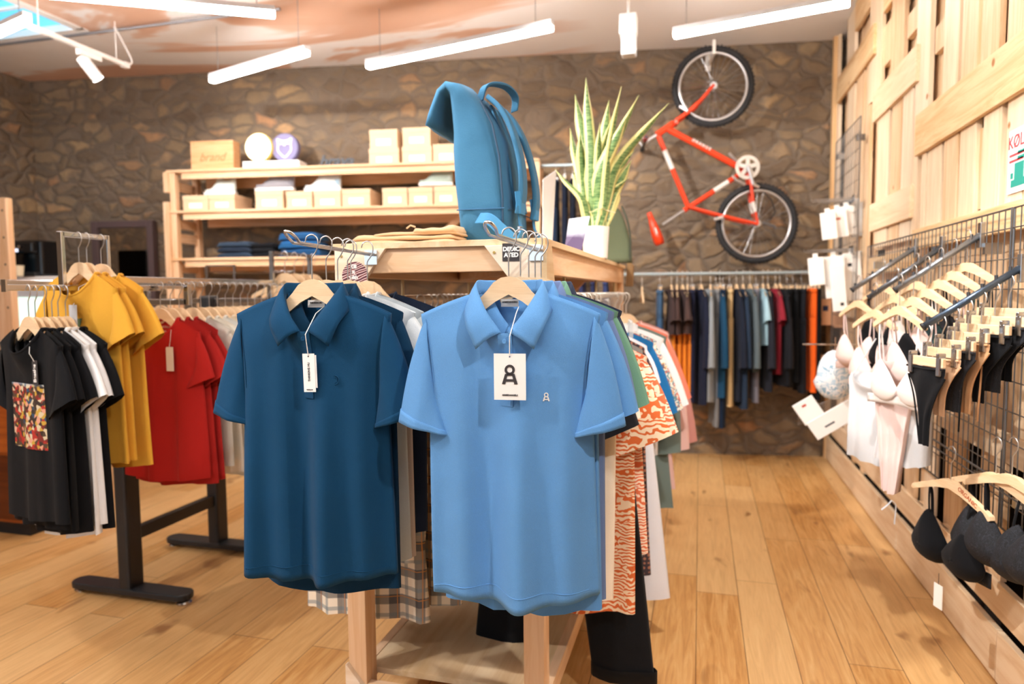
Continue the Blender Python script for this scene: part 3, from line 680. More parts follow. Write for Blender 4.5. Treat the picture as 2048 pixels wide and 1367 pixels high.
p = SL.surf(.090, -.250, .002); a_logo(pl_, .020, PAPER, p, (0, 0, .12), .001)
p = SD.surf(.070, -.215, .0015); rg = MB().tube([(.0115*math.cos(2*PI*i/24), 0, .0115*math.sin(2*PI*i/24)) for i in range(24)], .0011, 5, True).tube([(.0065*math.cos(2*PI*i/20), 0, .0065*math.sin(2*PI*i/20)) for i in range(20)], .0008, 5, True).build('embossed_badge', DK, pd); rg.location = p
# the garments behind them on the two arms
LP2 = dict(hw=.185, he=.195, T=.02, fold=.010)
def back_polo(x, y, c, lab, seed, L, rz=.09, **kw):
    d = dict(W=.208, sl=.245, sw=.062, ang=71, sho=.05, **LP2); d.update(kw)
    polo(lab, fabric(c, 520), (x, y, NECKZ-.002), rz, 1, seed, L=L, **d); front_hanger(x, y, rz, HL(lab))
back_polo(AR[0]+.014, 1.585, '#649cd6', 'second light blue polo shirt hanging behind the one with the square tag', 21, .775)
back_polo(AR[0]+.022, 1.635, '#6f86b4', 'dusty violet blue polo shirt hanging third on the right arm', 22, .775, he=.18)
back_polo(AR[0]+.026, 1.685, '#6f9d86', 'sage green polo shirt hanging fourth on the right arm', 23, .79, ang=72, hw=.165, he=.165)
back_polo(AR[0]+.030, 1.735, '#39435c', 'dark slate polo shirt hanging last on the right arm', 24, .74, hw=.155, he=.15)
back_polo(AL[0]+.008, 1.590, '#0d4164', 'second dark blue polo shirt hanging lower, behind the one with the narrow tag', 25, .785, ang=76)
def arm_tee(x, y, c, lab, seed, L, name='tshirt', **kw):
    d = dict(W=.205, hw=.185, he=.19, T=.02, fold=.012, sl=.2, sw=.085, ang=64, sho=.05, neck=.085, drop=.07); d.update(kw)
    shirt(lab, 'shirt', fabric(c), (x, y, NECKZ-.004), .10, None, 1, name, True, seed=seed, L=L, **d); front_hanger(x, y, .10, HL(lab))
arm_tee(AL[0]+.010, 1.645, '#dfe6ea', 'white T-shirt hanging behind the two dark blue polos', 31, .72, W=.215, sl=.15, hw=.155, he=.155)
arm_tee(AL[0]+.015, 1.690, '#b9c3c9', 'pale grey T-shirt hanging behind the white T-shirt on the left arm', 32, .74, W=.215, sl=.15, hw=.155, he=.155)
arm_tee(AL[0]+.0, 1.735, '#b3a79e', 'greige long T-shirt hanging low behind the dark blue polos, side label showing', 33, .76, sl=.15, hw=.17, he=.17)
arm_tee(AL[0]+.025, 1.785, '#1c2b45', 'navy T-shirt hanging last on the left arm', 34, .70, W=.225, sl=.15, hw=.17, he=.17)
# ---------------------------------------------------------------- garments on the side rails of the unit
def trousers(label, m, loc, rz, L, hw=.15, leg=.11, spread=.08, seed=0, cat='trousers', name='trousers', waist=.16, T=.022, cuff=True, crotch=.28, group=None):
    R = random.Random(seed); t = thing(name, label, cat, loc, rz, group); p = R.uniform(0, 6)
    def ring(cx, hx, z, k, n=16, T=T): return [(cx+hx*math.cos(2*PI*i/n), -T*math.sin(2*PI*i/n)+k*math.sin(2.5*cx*20+p+4*math.cos(2*PI*i/n)), z) for i in range(n)]
    rr = [ring(0, waist, 0, 0), ring(0, waist, -.04, .001), ring(0, hw, -crotch*.6, .003), ring(0, hw*1.05, -crotch, .004)]
    MB().loft(rr).build('hip', m, t, smooth=True)
    for sg in (-1, 1):
        rs = []
        for i in range(9):
            q = i/8; z = -crotch*.8-(L-crotch*.8)*q; rs.append(ring(sg*(hw*.5+spread*q), leg*(1-.12*q)*.72, z, .006*q))
        MB().loft(rs, cap=False).build('leg', m, t, smooth=True)
        if cuff:
            c = sg*(hw*.5+spread); MB().loft([ring(c, leg*.66, -L, .006), ring(c, leg*.68, -L, .006, T=T*1.15), ring(c, leg*.68, -L+.045, .006, T=T*1.15)], cap=False).build('turn_up', m, t, smooth=True)
    MB().loft([ring(0, waist*1.01, -.035, 0, T=T*1.08), ring(0, waist*1.01, .002, 0, T=T*1.08)]).build('waistband', m, t, smooth=True)
    return t
def clip_hanger(loc, rz, label, group=None, hw=.12, m=None, clips=True, hook=.10):
    t = thing('clip_hanger', label, 'hanger', loc, rz, group); m = m or HANG
    MB().box((-hw, -.006, -.012), (hw, .006, .018)).build('bar', m, t, bevel=.002)
    o = MB().tube(catmull([(0, 0, .015), (0, 0, hook*.55), (.006, 0, hook*.75), (.018, 0, hook), (.006, 0, hook*1.22), (-.014, 0, hook*1.15), (-.018, 0, hook*.95)], 4), .002, 5).build('hook', WIRE, t, smooth=True)
    if clips:
        for s in (-1, 1): MB().box((s*hw*.8-.010, -.011, -.040), (s*hw*.8+.010, .011, .022)).box((s*hw*.8-.006, -.014, .02), (s*hw*.8+.006, .014, .034)).build('clip', STEEL if m is HANG else glass('#e8eef2', .1, .5), t, bevel=.003)
    return t
UR, UL, NZ = -.43, -1.045, RZ-.138
def rail_item(x, y, lab, cat, mat_, seed, rz=0.0, nm='shirt', hang=True, ribs=True, group=None, **kw):
    d = dict(W=.205, L=.74, hw=.20, he=.21, T=.015, fold=.011, sl=.2, sw=.085, ang=66, sho=.055, neck=.08, drop=.08); d.update(kw)
    t, S = shirt(lab, cat, mat_, (x, y, NZ-.004), rz, group, 1, nm, ribs, seed=seed, **d)
    if hang: hanger((x, y, NZ), rz, HL(lab), 'hangers on the side rails of the centre unit', .95, thick=True)
    return t
PL = plaid()
rail_item(UL-.03, 2.02, 'navy and cream plaid long-sleeved shirt hanging first on the left side rail', 'shirt', PL, 41, L=.92, sl=.66, sw=.055, ang=86, W=.21, he=.23, fold=.016)
rail_item(UL+.05, 2.12, 'navy and cream plaid shirt hanging second on the left side rail', 'shirt', PL, 42, L=.90, sl=.68, sw=.055, ang=84, W=.215, he=.23, fold=.018)
rail_item(UL+.0, 2.22, 'black long T-shirt hanging between the plaid shirts', 'shirt', fabric('#1b1b20'), 43, L=.78, he=.2)
rail_item(UL+.07, 2.30, 'navy and cream plaid shirt hanging nearest the light blue polo', 'shirt', PL, 44, L=.89, sl=.66, sw=.055, ang=80, W=.215, he=.25, fold=.02)
rail_item(UL+.10, 2.42, 'loose plaid shirt hanging fourth and lowest of the plaid shirts', 'shirt', PL, 45, L=.92, sl=.62, sw=.06, ang=78, W=.21, he=.26, fold=.02)
for i in range(24):
    y = 2.55+i*.057
    c = ['#c9a98c', '#8c5f4a', '#3f4a5e', '#d8cfc4', '#7d6a7e', '#a9b6bd'][i % 6]
    if i % 2 == 0: rail_item(UL, y, ['sand', 'grey', 'mauve'][(i//2) % 3]+' top hanging in the middle of the left side rail', 'shirt', fabric(['#c9a98c', '#9fa6ad', '#7d6a7e'][(i//2) % 3]), 50+i, L=.6, hang=False, W=.19, ribs=False, group='plain tops in the tight row on the left side rail')
    hanger((UL, y, NZ), 0, 'wooden hanger in the tight row along the left side rail', 'hangers on the side rails of the centre unit', .95, thick=True)
LF = leafprint()
rail_item(UR-.02, 2.03, 'black long T-shirt hanging first on the right side rail', 'shirt', fabric('#23242b'), 61, L=.66, hw=.165, he=.16)
rail_item(UR+.01, 2.09, 'cream long shirt hanging just behind the light blue polos', 'shirt', fabric('#efe2d0'), 62, L=.82, hw=.175, he=.175, sl=.18, ang=74)
rail_item(UR+.035, 2.17, 'orange leaf print shirt hanging nearest the light blue polos', 'shirt', LF, 63, L=.89, he=.215, sl=.26, sw=.10, ang=66, W=.215, fold=.015)
rail_item(UR+.045, 2.27, 'coral shouldered orange leaf print shirt hanging second of the two leaf shirts', 'shirt', leafprint('#df6f45', '#f6dcc4'), 64, L=.72, sl=.27, sw=.10, ang=63, W=.22, he=.22)
trousers('black wide-legged trousers hanging to the floor from the right side rail', fabric('#17191f'), (UR-.02, 2.24, NZ+.03), 0, 1.18, hw=.20, leg=.165, spread=.115, seed=3, T=.03)
clip_hanger((UR-.02, 2.24, NZ+.04), 0, 'clip hanger holding the black wide-legged trousers', hw=.15)
TC = glass('#f2f4f8', .08, .45)
rail_item(UR+.02, 2.45, 'grey-beige camisole hanging among the summer dresses', 'top', fabric('#a39a92'), 66, L=.80, sleeve='none', neck=.12, drop=.12, W=.18)
rail_item(UR+.025, 2.53, 'taupe knitted top hanging second among the summer dresses', 'top', fabric('#8d8a86'), 67, L=.62, sl=.3, sw=.07, ang=72)
rail_item(UR+.03, 2.62, 'dark dress with small rust dots, on the right side rail', 'dress', dots(), 68, L=.95, sl=.16, he=.22, W=.20)
rail_item(UR+.03, 2.73, 'long white linen dress on the right side rail', 'dress', fabric('#e4e6ee'), 69, L=1.08, sl=.16, he=.30, W=.2, fold=.02, hw=.22)
rail_item(UR+.02, 2.80, 'mustard yellow top on a clear clip hanger', 'top', fabric('#c9ab5b'), 70, L=.5, hang=False, sleeve='none', W=.15, neck=.1); clip_hanger((UR+.02, 2.80, NZ), 0, 'clear clip hanger holding the mustard yellow top', hw=.13, m=TC)
rail_item(UR+.03, 2.90, 'bright blue T-shirt hanging between the dotted and floral garments', 'shirt', fabric('#1f6aa5'), 71, L=.70, sl=.31, sw=.08, ang=66, W=.215, hang=False); clip_hanger((UR+.04, 2.90, NZ), 0, 'clear clip hanger holding the bright blue T-shirt', hw=.14, m=TC)
FLO = floral(['#f0e2cf', '#c8573f', '#5f8f9a', '#efe7dc', '#e0a86c', '#27466b'], 30)
rail_item(UR+.03, 3.02, 'cream floral blouse with orange and teal flowers', 'blouse', FLO, 72, L=.68, sl=.32, sw=.09, ang=68, W=.22, hang=False); clip_hanger((UR+.03, 3.02, NZ), 0, 'clear clip hanger holding the floral blouse', hw=.13, m=TC)
rail_item(UR+.05, 3.16, 'white cotton T-shirt with a black hanger behind it, on the right side rail', 'shirt', fabric('#edeff2'), 73, L=.6, sl=.32, sw=.07, ang=68, W=.225)
rail_item(UR+.06, 3.28, 'grey-green long-sleeved shirt on the right side rail', 'shirt', fabric('#6f7f7a'), 74, L=.88, sl=.55, sw=.06, ang=84, W=.22, he=.26)
rail_item(UR+.06, 3.42, 'coral wide-sleeved top on the right side rail', 'top', fabric('#f08a72'), 75, L=.56, sl=.33, sw=.09, ang=66, W=.22)
rail_item(UR+.06, 3.56, 'pale pink long-sleeved dress hanging last but one on the right side rail', 'dress', fabric('#e5bfb8'), 76, L=.86, sl=.60, sw=.065, ang=80, W=.22, he=.26)
rail_item(UR+.05, 3.70, 'dusty rose knitted cardigan hanging last on the right side rail', 'cardigan', fabric('#c98f87'), 77, L=.84, sl=.6, sw=.06, ang=72, W=.22, he=.24)
for i in range(30):
    hanger((UR, 2.06+i*.062, NZ+.002), 0, 'wooden hanger in the tight row along the right side rail', 'hangers on the side rails of the centre unit', .93, thick=True)
# ---------------------------------------------------------------- things on top of the unit
BG = fabric('#37698a', 300, heather=.06)
bx, by = at(965, 470, Y=2.10).x, 2.25
bp = thing('backpack', 'tall blue roll-top canvas backpack standing on the centre unit', 'backpack', (bx, by, UT))
def rr_ring(cx, cz, nx, nz, th, wd, n=28, e=.38):
    out = []
    for i in range(n):
        a = 2*PI*i/n; c, s_ = math.cos(a), math.sin(a)
        p = math.copysign(abs(c)**e, c)*th; q = math.copysign(abs(s_)**e, s_)*wd
        out.append((cx+nx*p, q, cz+nz*p))
    return out
path = [(.0, .0, .078, .135, .30), (.0, .012, .086, .145, .32), (-.005, .10, .088, .150, .34), (-.015, .22, .090, .150, .36), (-.029, .32, .086, .150, .40), (-.041, .38, .076, .152, .45), (-.054, .43, .062, .156, .5), (-.068, .47, .044, .160, .55), (-.086, .498, .030, .163, .6), (-.112, .508, .022, .166, .6), (-.134, .490, .020, .168, .6), (-.150, .455, .020, .169, .6), (-.164, .418, .021, .170, .6), (-.175, .385, .021, .168, .6)]
rings = []
for i, (x, z, th, wd, e) in enumerate(path):
    a, b = path[max(i-1, 0)], path[min(i+1, len(path)-1)]; dx, dz = b[0]-a[0], b[1]-a[1]; L = math.hypot(dx, dz) or 1
    rings.append(rr_ring(x, z, dz/L if i else 1, -dx/L if i else 0, th, wd, 36, e))
body = MB().loft(rings)
rb = random.Random(3)
body.v = [(x+.005*math.sin(9*z*3+9*y)+.003*math.sin(31*z+y*40), y+.006*math.sin(17*z+x*34)+.003*math.sin(44*z-x*30), z) if z > .02 else (x, y, z) for x, y, z in body.v]
body.build('body', BG, bp, smooth=True)
MB().tube([(.066, -.146, .03), (.068, -.152, .15), (.058, -.152, .28), (.036, -.154, .38), (.0, -.158, .45)], .0035, 6).build('zip', plain('#1c3f5b', .5), bp)
MB().tube([(x_, -.1535, .115) for x_ in (-.085, -.04, 0, .04, .075)], .002, 5).tube([(.083, y_, .115) for y_ in (-.14, 0, .14)], .002, 5).build('base_seam', plain('#24557a', .8), bp)
def strap_path(y): return catmull([(.0, y, .485), (.042, y*1.05, .445), (.082, y*1.15, .37), (.112, y*1.3, .265), (.120, y*1.5, .17), (.108, y*1.6, .10)], 5)
def ribbon(P, wd, th, side=Vector((0, 1, 0))):
    rs = []
    for i, p in enumerate(P):
        t_ = (P[min(i+1, len(P)-1)]-P[max(i-1, 0)]).normalized(); nn = t_.cross(side).normalized()
        rs.append([p+side*(a*wd/2)+nn*(b*th/2) for a, b in ((-1, -.5), (-.9, -1), (.9, -1), (1, -.5), (1, .5), (.9, 1), (-.9, 1), (-1, .5))])
    return MB().loft(rs)
for y in (-.062, .062):
    ribbon(strap_path(y), .062, .016).build('shoulder_strap', BG, bp, smooth=False, bevel=.002)
    P = strap_path(y)[-1]; w2 = ribbon(catmull([P+Vector((0, 0, .01)), P+Vector((.004, 0, -.03)), (.122, y*1.9, .045), (.104, y*2.05, .006)], 4), .030, .004).build('webbing', fabric('#3f7fae'), bp)
    x0 = ribbon([P+Vector((.002, 0, .07)), P+Vector((.006, 0, .035)), P+Vector((.004, 0, .0))], .058, .019).build('stitched_patch', fabric('#3a7aa6'), bp)
    MB().box((.110, y*1.8-.02, .038), (.121, y*1.8+.02, .060)).build('buckle', CHROME, bp, bevel=.002)
ribbon(catmull([(.0, -.03, .465), (.060, -.05, .30), (.088, -.05, .12)], 6), .05, .010).build('back_pad', BG, bp, bevel=.002)
ribbon(catmull([(.0, .03, .465), (.060, .05, .30), (.088, .05, .12)], 6), .05, .010).build('back_pad', BG, bp, bevel=.002)
hp = catmull([(-.03, -.07, .475), (-.015, -.07, .515), (.005, -.04, .535), (.035, .02, .540), (.055, .06, .515), (.05, .07, .47)], 6)
ribbon(hp, .026, .010, Vector((1, 0, .3)).normalized()).build('grab_handle', BG, bp, bevel=.001)
ribbon(catmull([(-.01, -.165, .085), (.03, -.176, .080), (.075, -.176, .042), (.115, -.170, .006)], 5), .038, .004, Vector((.55, 0, .83))).build('side_strap', fabric('#4583b0'), bp)
# folded trousers
ft = thing('folded_trousers', 'beige folded trousers lying on the centre unit, left of the backpack', 'trousers', (-.93, 2.13, UT))
rf = random.Random(8)
def slab(x0, x1, y0, y1, z, th, seed, taper=0, bumpy=.004):
    R = random.Random(seed); p = [R.uniform(0, 6) for _ in range(4)]; rs = []
    for i in range(19):
        t_ = i/18; x = x0+(x1-x0)*t_; e = math.sqrt(max(0, 1-(2*t_-1)**10)); h_ = th*(.25+.75*e)*(1+taper*t_)+bumpy*math.sin(5*t_+p[0])+bumpy*.6*math.sin(13*t_+p[1])
        ring = []
        for k in range(16):
            a = 2*PI*k/16; c, s_ = math.cos(a), math.sin(a)
            ring.append((x, (y0+y1)/2+math.copysign(abs(c)**.35, c)*(y1-y0)/2*(1-.05*(1-e)), z+max(0, h_*.5+math.copysign(abs(s_)**.5, s_)*h_*.5)))
        rs.append(ring)
    return MB().loft(rs)
BE = fabric('#dfbd96')
for i, (a, b, z, th) in enumerate(((-.17, .21, 0, .019), (-.155, .20, .016, .018), (-.09, .205, .030, .016))): slab(a, b, -.13, .12, z, th, i+3, .1).build('folded_leg', BE, ft, smooth=True)
slab(.06, .20, -.135, .05, .036, .020, 9).build('waistband', BE, ft, smooth=True); MB().tube([(.03, -.11, .055), (.045, -.115, .063), (.06, -.11, .058)], .003, 5).build('drawstring', BE, ft)
# plant
q = at(1191, 515, Z=UT); pc = at(1191, 515, Y=3.12); q = Vector((pc.x, 3.12, UT))
pt_ = thing('snake_plant', 'variegated snake plant in a white pot on the centre unit', 'plant', q)
MB().lathe([(0, 0), (.050, 0), (.054, .004), (.062, .140), (.0625, .144), (.057, .144), (.056, .125), (0, .125)], 36).build('pot', plain('#eeeae6', .45), pt_, smooth=False)
MB().lathe([(0, .12), (.0555, .12), (.0555, .128), (0, .129)], 24).build('soil', plain('#3b2a1e', .95), pt_)
m, n, l, b = newmat('variegated_leaf'); at_ = n.new('ShaderNodeAttribute'); at_.attribute_name = 'across'; b.inputs['Roughness'].default_value = .4
tt = noise(n, l, tc(n, l, (1, 1, 5)), 30, 3)
gr = ramp(n, l, tt.outputs[0], [(.35, rgb('#3f6b3a')), (.6, rgb('#86a368'))])
l.new(mix(n, l, ramp(n, l, math_(n, l, 'ADD', at_.outputs['Fac'], math_(n, l, 'MULTIPLY_ADD', tt.outputs[0], .1, -.05)), [(.50, (0, 0, 0, 1)), (.58, (1, 1, 1, 1))]), gr, rgb('#e6e29a')), b.inputs['Base Color'])
LEAFM = m
R = random.Random(12)
def px_loc(px, py, y=None): return at(px, py, Y=y or q.y)-q
tips = [(1172, 155), (1150, 188), (1140, 255), (1146, 300), (1110, 338), (1243, 172), (1278, 190), (1338, 206), (1200, 245), (1225, 232), (1255, 230), (1263, 320), (1258, 355), (1180, 215), (1230, 300), (1168, 330), (1270, 300), (1212, 330), (1146, 345), (1240, 380), (1190, 290), (1160, 262), (1283, 262), (1218, 200)]
lf = MB(); acc = []
for i, (tx, ty) in enumerate(tips):
    dy = R.uniform(-.09, .09); T_ = px_loc(tx, ty, q.y+dy); a0 = R.uniform(0, 2*PI); B_ = Vector((.028*math.cos(a0)+T_.x*.08, .028*math.sin(a0), .12))
    mid = (B_+T_)/2+Vector((-T_.x*.18+R.uniform(-.02, .02), R.uniform(-.02, .02), .01)); P = catmull([B_, B_*.6+mid*.4+Vector((0, 0, .01)), mid, T_*.6+mid*.4, T_], 4)
    wd = R.uniform(.022, .030); yawl = R.uniform(-.9, .9); side0 = Vector((math.cos(yawl), math.sin(yawl), 0)); base = len(lf.v); vs = []; K = 6; n_ = len(P)
    for j, p in enumerate(P):
        t_ = j/(n_-1); ww = wd*(.45+.75*math.sin(PI*min(1, t_*1.02)**.9)**.8)*(1 if t_ < .72 else max(.03, (1-t_)/.28)**.75); side = (Matrix.Rotation(.9*t_*R.choice((1,)), 3, 'Z') @ side0)
        tg = (P[min(j+1, n_-1)]-P[max(j-1, 0)]).normalized(); nn = tg.cross(side).normalized()
        for k in range(K+1):
            c = 2*k/K-1; vs.append(p+side*(c*ww)+nn*((c*c)*ww*.45)); acc.append(abs(c))
    lf.add(vs, [(j*(K+1)+k, j*(K+1)+k+1, (j+1)*(K+1)+k+1, (j+1)*(K+1)+k) for j in range(n_-1) for k in range(K)])
lo = lf.build('leaves', LEAFM, pt_, smooth=True)
at2 = lo.data.attributes.new('across', 'FLOAT', 'POINT'); at2.data.foreach_set('value', acc)
sd = lo.modifiers.new('solid', 'SOLIDIFY'); sd.thickness = .0018
MB().tube([(.05*math.cos(i*.5), .045*math.sin(i*.5), .215+.01*math.sin(i*1.3)) for i in range(13)]+[(.09, .0, .205)], .0018, 5).build('raffia_tie', plain('#d9c7a0', .8), pt_)
# cards beside the plant, olive bag
def card(label, pxs, Y, mats, name='display_card', cat='card'):
    P = [at(x, y, Y=Y+dy) for x, y, dy in pxs]; c = sum(P, Vector())/4; c.z = min(p.z for p in P)
    t_ = thing(name, label, cat, c); P = [p-c for p in P]; nn = (P[1]-P[0]).cross(P[3]-P[0]).normalized()*.0012
    MB().add([p+nn for p in P]+[p-nn for p in P], [(0, 1, 2, 3), (7, 6, 5, 4), (0, 4, 5, 1), (1, 5, 6, 2), (2, 6, 7, 3), (3, 7, 4, 0)]).build('card', mats, t_); return t_, P, nn
m, n, l, b = newmat('photo_print'); t1 = noise(n, l, tc(n, l, (1, 1, 3)), 14, 3); s = n.new('ShaderNodeSeparateXYZ'); l.new(tc(n, l), s.inputs[0])
l.new(mix(n, l, ramp(n, l, math_(n, l, 'MULTIPLY_ADD', t1.outputs[0], .35, math_(n, l, 'MULTIPLY', s.outputs[2], 6.0)), [(.55, (1, 1, 1, 1)), (.85, (0, 0, 0, 1))]), rgb('#c9cedb'), rgb('#453056')), b.inputs['Base Color'])
card('small purple and white photo card leaning in front of the plant pot', [(1130, 492, -.02), (1162, 505, -.02), (1180, 432, .03), (1138, 438, .03)], 2.86, m)
card('tall white leaflet standing between the backpack and the plant', [(1085, 493, 0), (1104, 492, .06), (1112, 340, .06), (1086, 358, 0)], 2.9, plain('#e9eaee', .6))
ob = thing('canvas_bag', 'olive green canvas bag standing behind the plant pot', 'bag', (at(1228, 500, Y=3.6).x, 3.6, UT))
slabr = []
for i in range(12):
    t_ = i/11; z = .30*t_; w_ = .095*(1-.12*t_-.5*t_**6); d_ = .05*(1-.75*t_)
    slabr.append([(math.copysign(abs(math.cos(2*PI*k/20))**.5, math.cos(2*PI*k/20))*w_-.03*t_+.005*math.sin(6*t_), math.copysign(abs(math.sin(2*PI*k/20))**.6, math.sin(2*PI*k/20))*d_+.004*math.sin(11*t_+k*.7), z) for k in range(20)])
OL = fabric('#5f6750', 300); MB().loft(slabr).build('body', OL, ob, smooth=True)
MB().tube(catmull([(.085, -.03, .01), (.088, -.035, .12), (.07, -.03, .22), (.04, -.012, .29)], 5), .005, 6).build('zip', plain('#3c4234', .7), ob)
wd_ = thing('wooden_block', 'small dark wooden block on the back right corner of the centre unit', 'block', (UX1+.0, UY1-.05, UT)); MB().prism([(-.03, -.12), (.012, -.12), (.018, .0), (-.018, .03)], -.02, .01, 'y').build('block', wood('#9c7a52', '#6f5334', 'z'), wd_, bevel=.003); wd_.location = (UX1+.045, UY1-.03, UT)
# ---------------------------------------------------------------- left garment rack
RX, RY0, RY1 = -2.55, 2.52, 3.12
rk = thing('garment_rack', 'black and chrome H-frame garment rack with T-shirts on it, left of the centre unit', 'clothes rack', (RX, RY0, 0))
for y in (0, RY1-RY0):
    MB().prism([(-.033, .03), (.033, .03), (.033, 1.40), (-.033, 1.40)], y-.045, y+.045, 'y').build('upright', BLACKM, rk, bevel=.012)
    ft_ = MB(); pl2 = []
    for cx_, sgn in ((.33, 1), (-.33, -1)):
        for i in range(9): a = -PI/2+PI*i/8; pl2.append((cx_-.05*sgn+sgn*.05*math.cos(a), y+sgn*.05*math.sin(a)))
    MB().prism(pl2, .022, .052, 'z').build('foot', BLACKM, rk, bevel=.006)
    for cx_ in (-.29, .29): MB().lathe([(0, 0), (.034, 0), (.036, .006), (.03, .014), (.012, .018), (.012, .024), (0, .024)], 20, (cx_, y, 0)).build('glide', CHROME, rk, smooth=False)
MB().box((-.018, .045, .26), (.018, RY1-RY0-.045, .318)).build('crossbar', BLACKM, rk, bevel=.003)
for x in (.38, -.40):
    MB().box((x-.008, -.42, 1.452), (x+.008, 1.05, 1.478)).build('chrome_rail', CHROME, rk, bevel=.003)
    for y in (.0, RY1-RY0): MB().box((min(0, x), y-.012, 1.36), (max(0, x), y+.012, 1.385)).box((x-.012, y-.012, 1.36), (x+.012, y+.012, 1.453)).build('rail_bracket', CHROME, rk, bevel=.002)
AX = -2.27-RX; ay = 1.86-RY0
MB().box((AX-.008, ay-.08, 1.422), (AX+.008, -.05+.0, 1.444)).build('front_arm', CHROME, rk, bevel=.002)
MB().box((AX-.01, ay-.085, 1.418), (AX+.01, ay-.078, 1.46)).build('arm_stop', CHROME, rk)
YX = -2.27-RX; y0_, y1_ = 2.0-RY0, 2.20-RY0
up_ = MB()
for y in (y0_, y1_): up_.box((YX-.012, y-.008, 1.43), (YX+.012, y+.008, 1.640))
up_.box((YX-.012, y0_, 1.622), (YX+.012, y1_, 1.640)); up_.box((YX-.012, y1_-.008, 1.43), (YX+.012, RY1-RY0-.5, 1.446)); up_.build('raised_arm', CHROME, rk, bevel=.002)
up2 = MB()
for y in (.62, .98): up2.box((.38-.010, y-.008, 1.46), (.38+.010, y+.008, 1.63))
up2.box((.37, .62, 1.615), (.39, .98, 1.63)); up2.build('raised_arm', STEEL, rk)
def tee(x, y, zn, rz, c, lab, seed, L=.70, grp='T-shirts on the left rack', hs=.9, cat='T-shirt', **kw):
    d = dict(W=.195, hw=.185, he=.20, T=.018, fold=.014, sl=.20, sw=.09, ang=60, neck=.085, drop=.085, sho=.055); d.update(kw)
    t, S = shirt(lab, cat, fabric(c) if isinstance(c, str) else c, (x, y, zn), rz, grp, 1, 'tshirt', True, seed=seed, L=L, **d)
    hanger((x, y, zn+.004), rz, HL(lab), 'wooden hangers on the left rack', hs)
    return t, S
tb, Sb = tee(-2.27, 1.86, 1.288, -.24, '#15171d', 'black T-shirt with a colourful square picture on the chest, hanging in front', 101, L=.68, fold=.012)
m, n, l, b = newmat('crowd_print'); v = tc(n, l); vo = n.new('ShaderNodeTexVoronoi'); vo.inputs['Scale'].default_value = 70; l.new(v, vo.inputs['Vector']); s = n.new('ShaderNodeSeparateXYZ'); l.new(v, s.inputs[0])
sp = n.new('ShaderNodeSeparateColor'); l.new(vo.outputs['Color'], sp.inputs[0])
cc = ramp(n, l, sp.outputs[0], [(0, rgb('#3b2a22')), (.2, rgb('#c9a13f')), (.35, rgb('#b22f25')), (.5, rgb('#e0a287')), (.62, rgb('#53402f')), (.75, rgb('#d8c9a8')), (.86, rgb('#7c2a22')), (.95, rgb('#33506b'))], 'CONSTANT')
l.new(mix(n, l, ramp(n, l, math_(n, l, 'MULTIPLY_ADD', s.outputs[2], 4.0, 1.35), [(.55, (0, 0, 0, 1)), (.62, (1, 1, 1, 1))]), cc, rgb('#9db9d3')), b.inputs['Base Color']); b.inputs['Roughness'].default_value = .7
MB().grid(lambda u_, v_: Sb.surf(-.10+.20*u_, -.19-.23*v_, .003), 12, 12).build('chest_print', m, tb, smooth=True)
g = swing_tag(tb, Sb, Sb.surf(.075, -.105, .008), (.034, .085), INK, strp=[(.02, .02, -.03), (.06, -.03, -.04), (.072, -.04, -.08)]); text('tag_lettering', 'Beatles', .022, PAPER, g, (.0, -.0012, -.045), (PI/2, -PI/2, 0), bold=.0006)
tee(-2.27, 1.885, 1.285, -.22, '#101218', 'plain black T-shirt hanging second on the low front arm', 102, L=.71)
tee(-2.26, 1.912, 1.285, -.20, '#14151b', 'black T-shirt hanging in front of the white one on the low arm', 103, L=.73)
tee(-2.255, 1.937, 1.285, -.18, '#f2f3f5', 'white T-shirt hanging among the black ones on the low front arm', 104, L=.75, fold=.02)
tee(-2.255, 1.962, 1.285, -.16, '#edeef1', 'second white T-shirt hanging behind the first one on the low arm', 105, L=.72)
tee(-2.25, 1.988, 1.285, -.14, '#121319', 'black T-shirt hanging last on the low front arm', 106, L=.74, W=.21)
ty, Sy = tee(-2.255, 2.06, 1.485, -.08, '#e3aa3c', 'yellow T-shirt with a silver swing tag, hanging on the raised arm', 107, L=.72, grp='yellow T-shirts on the raised arm', W=.185, sl=.19)
g = swing_tag(ty, Sy, Sy.surf(.02, -.115, .008), (.040, .115), plain('#c9ccd2', .5), strp=[(.02, .02, -.03), (.03, -.03, -.05), (.022, -.03, -.09)])
MB().grid(lambda u_, v_: Sy.surf(-.045+.07*u_-.03*v_, -.165-.06*v_, .002), 4, 4).build('chest_print', plain('#5c6b45', .8), ty, smooth=True)
MB().grid(lambda u_, v_: Sy.surf(.005+.045*u_, -.235-.03*v_, .002), 4, 3).build('chest_print', plain('#7c5b2a', .8), ty, smooth=True)
tee(-2.25, 2.09, 1.485, -.08, '#e3aa3c', 'yellow T-shirt hanging behind the one with the silver tag', 108, L=.72, grp='yellow T-shirts on the raised arm', W=.185, sl=.19)
tee(-2.235, 2.14, 1.482, .02, '#e6ae3e', 'yellow T-shirt hanging last, its sleeve nearest the red T-shirt', 109, L=.74, grp='yellow T-shirts on the raised arm', W=.185, sl=.20, hs=.9)
trd, Sr = tee(-2.17, 2.36, 1.305, .0, '#b5231f', 'red T-shirt with a white swing tag, hanging in front of the rail', 110, L=.68, grp='red T-shirts on the left rack', fold=.018, W=.19, hw=.19, he=.205, sl=.20, ang=70)
g = swing_tag(trd, Sr, Sr.surf(.062, -.115, .008), (.036, .100), PAPER, strp=[(.05, .02, -.03), (.075, -.03, -.045), (.068, -.03, -.09)])
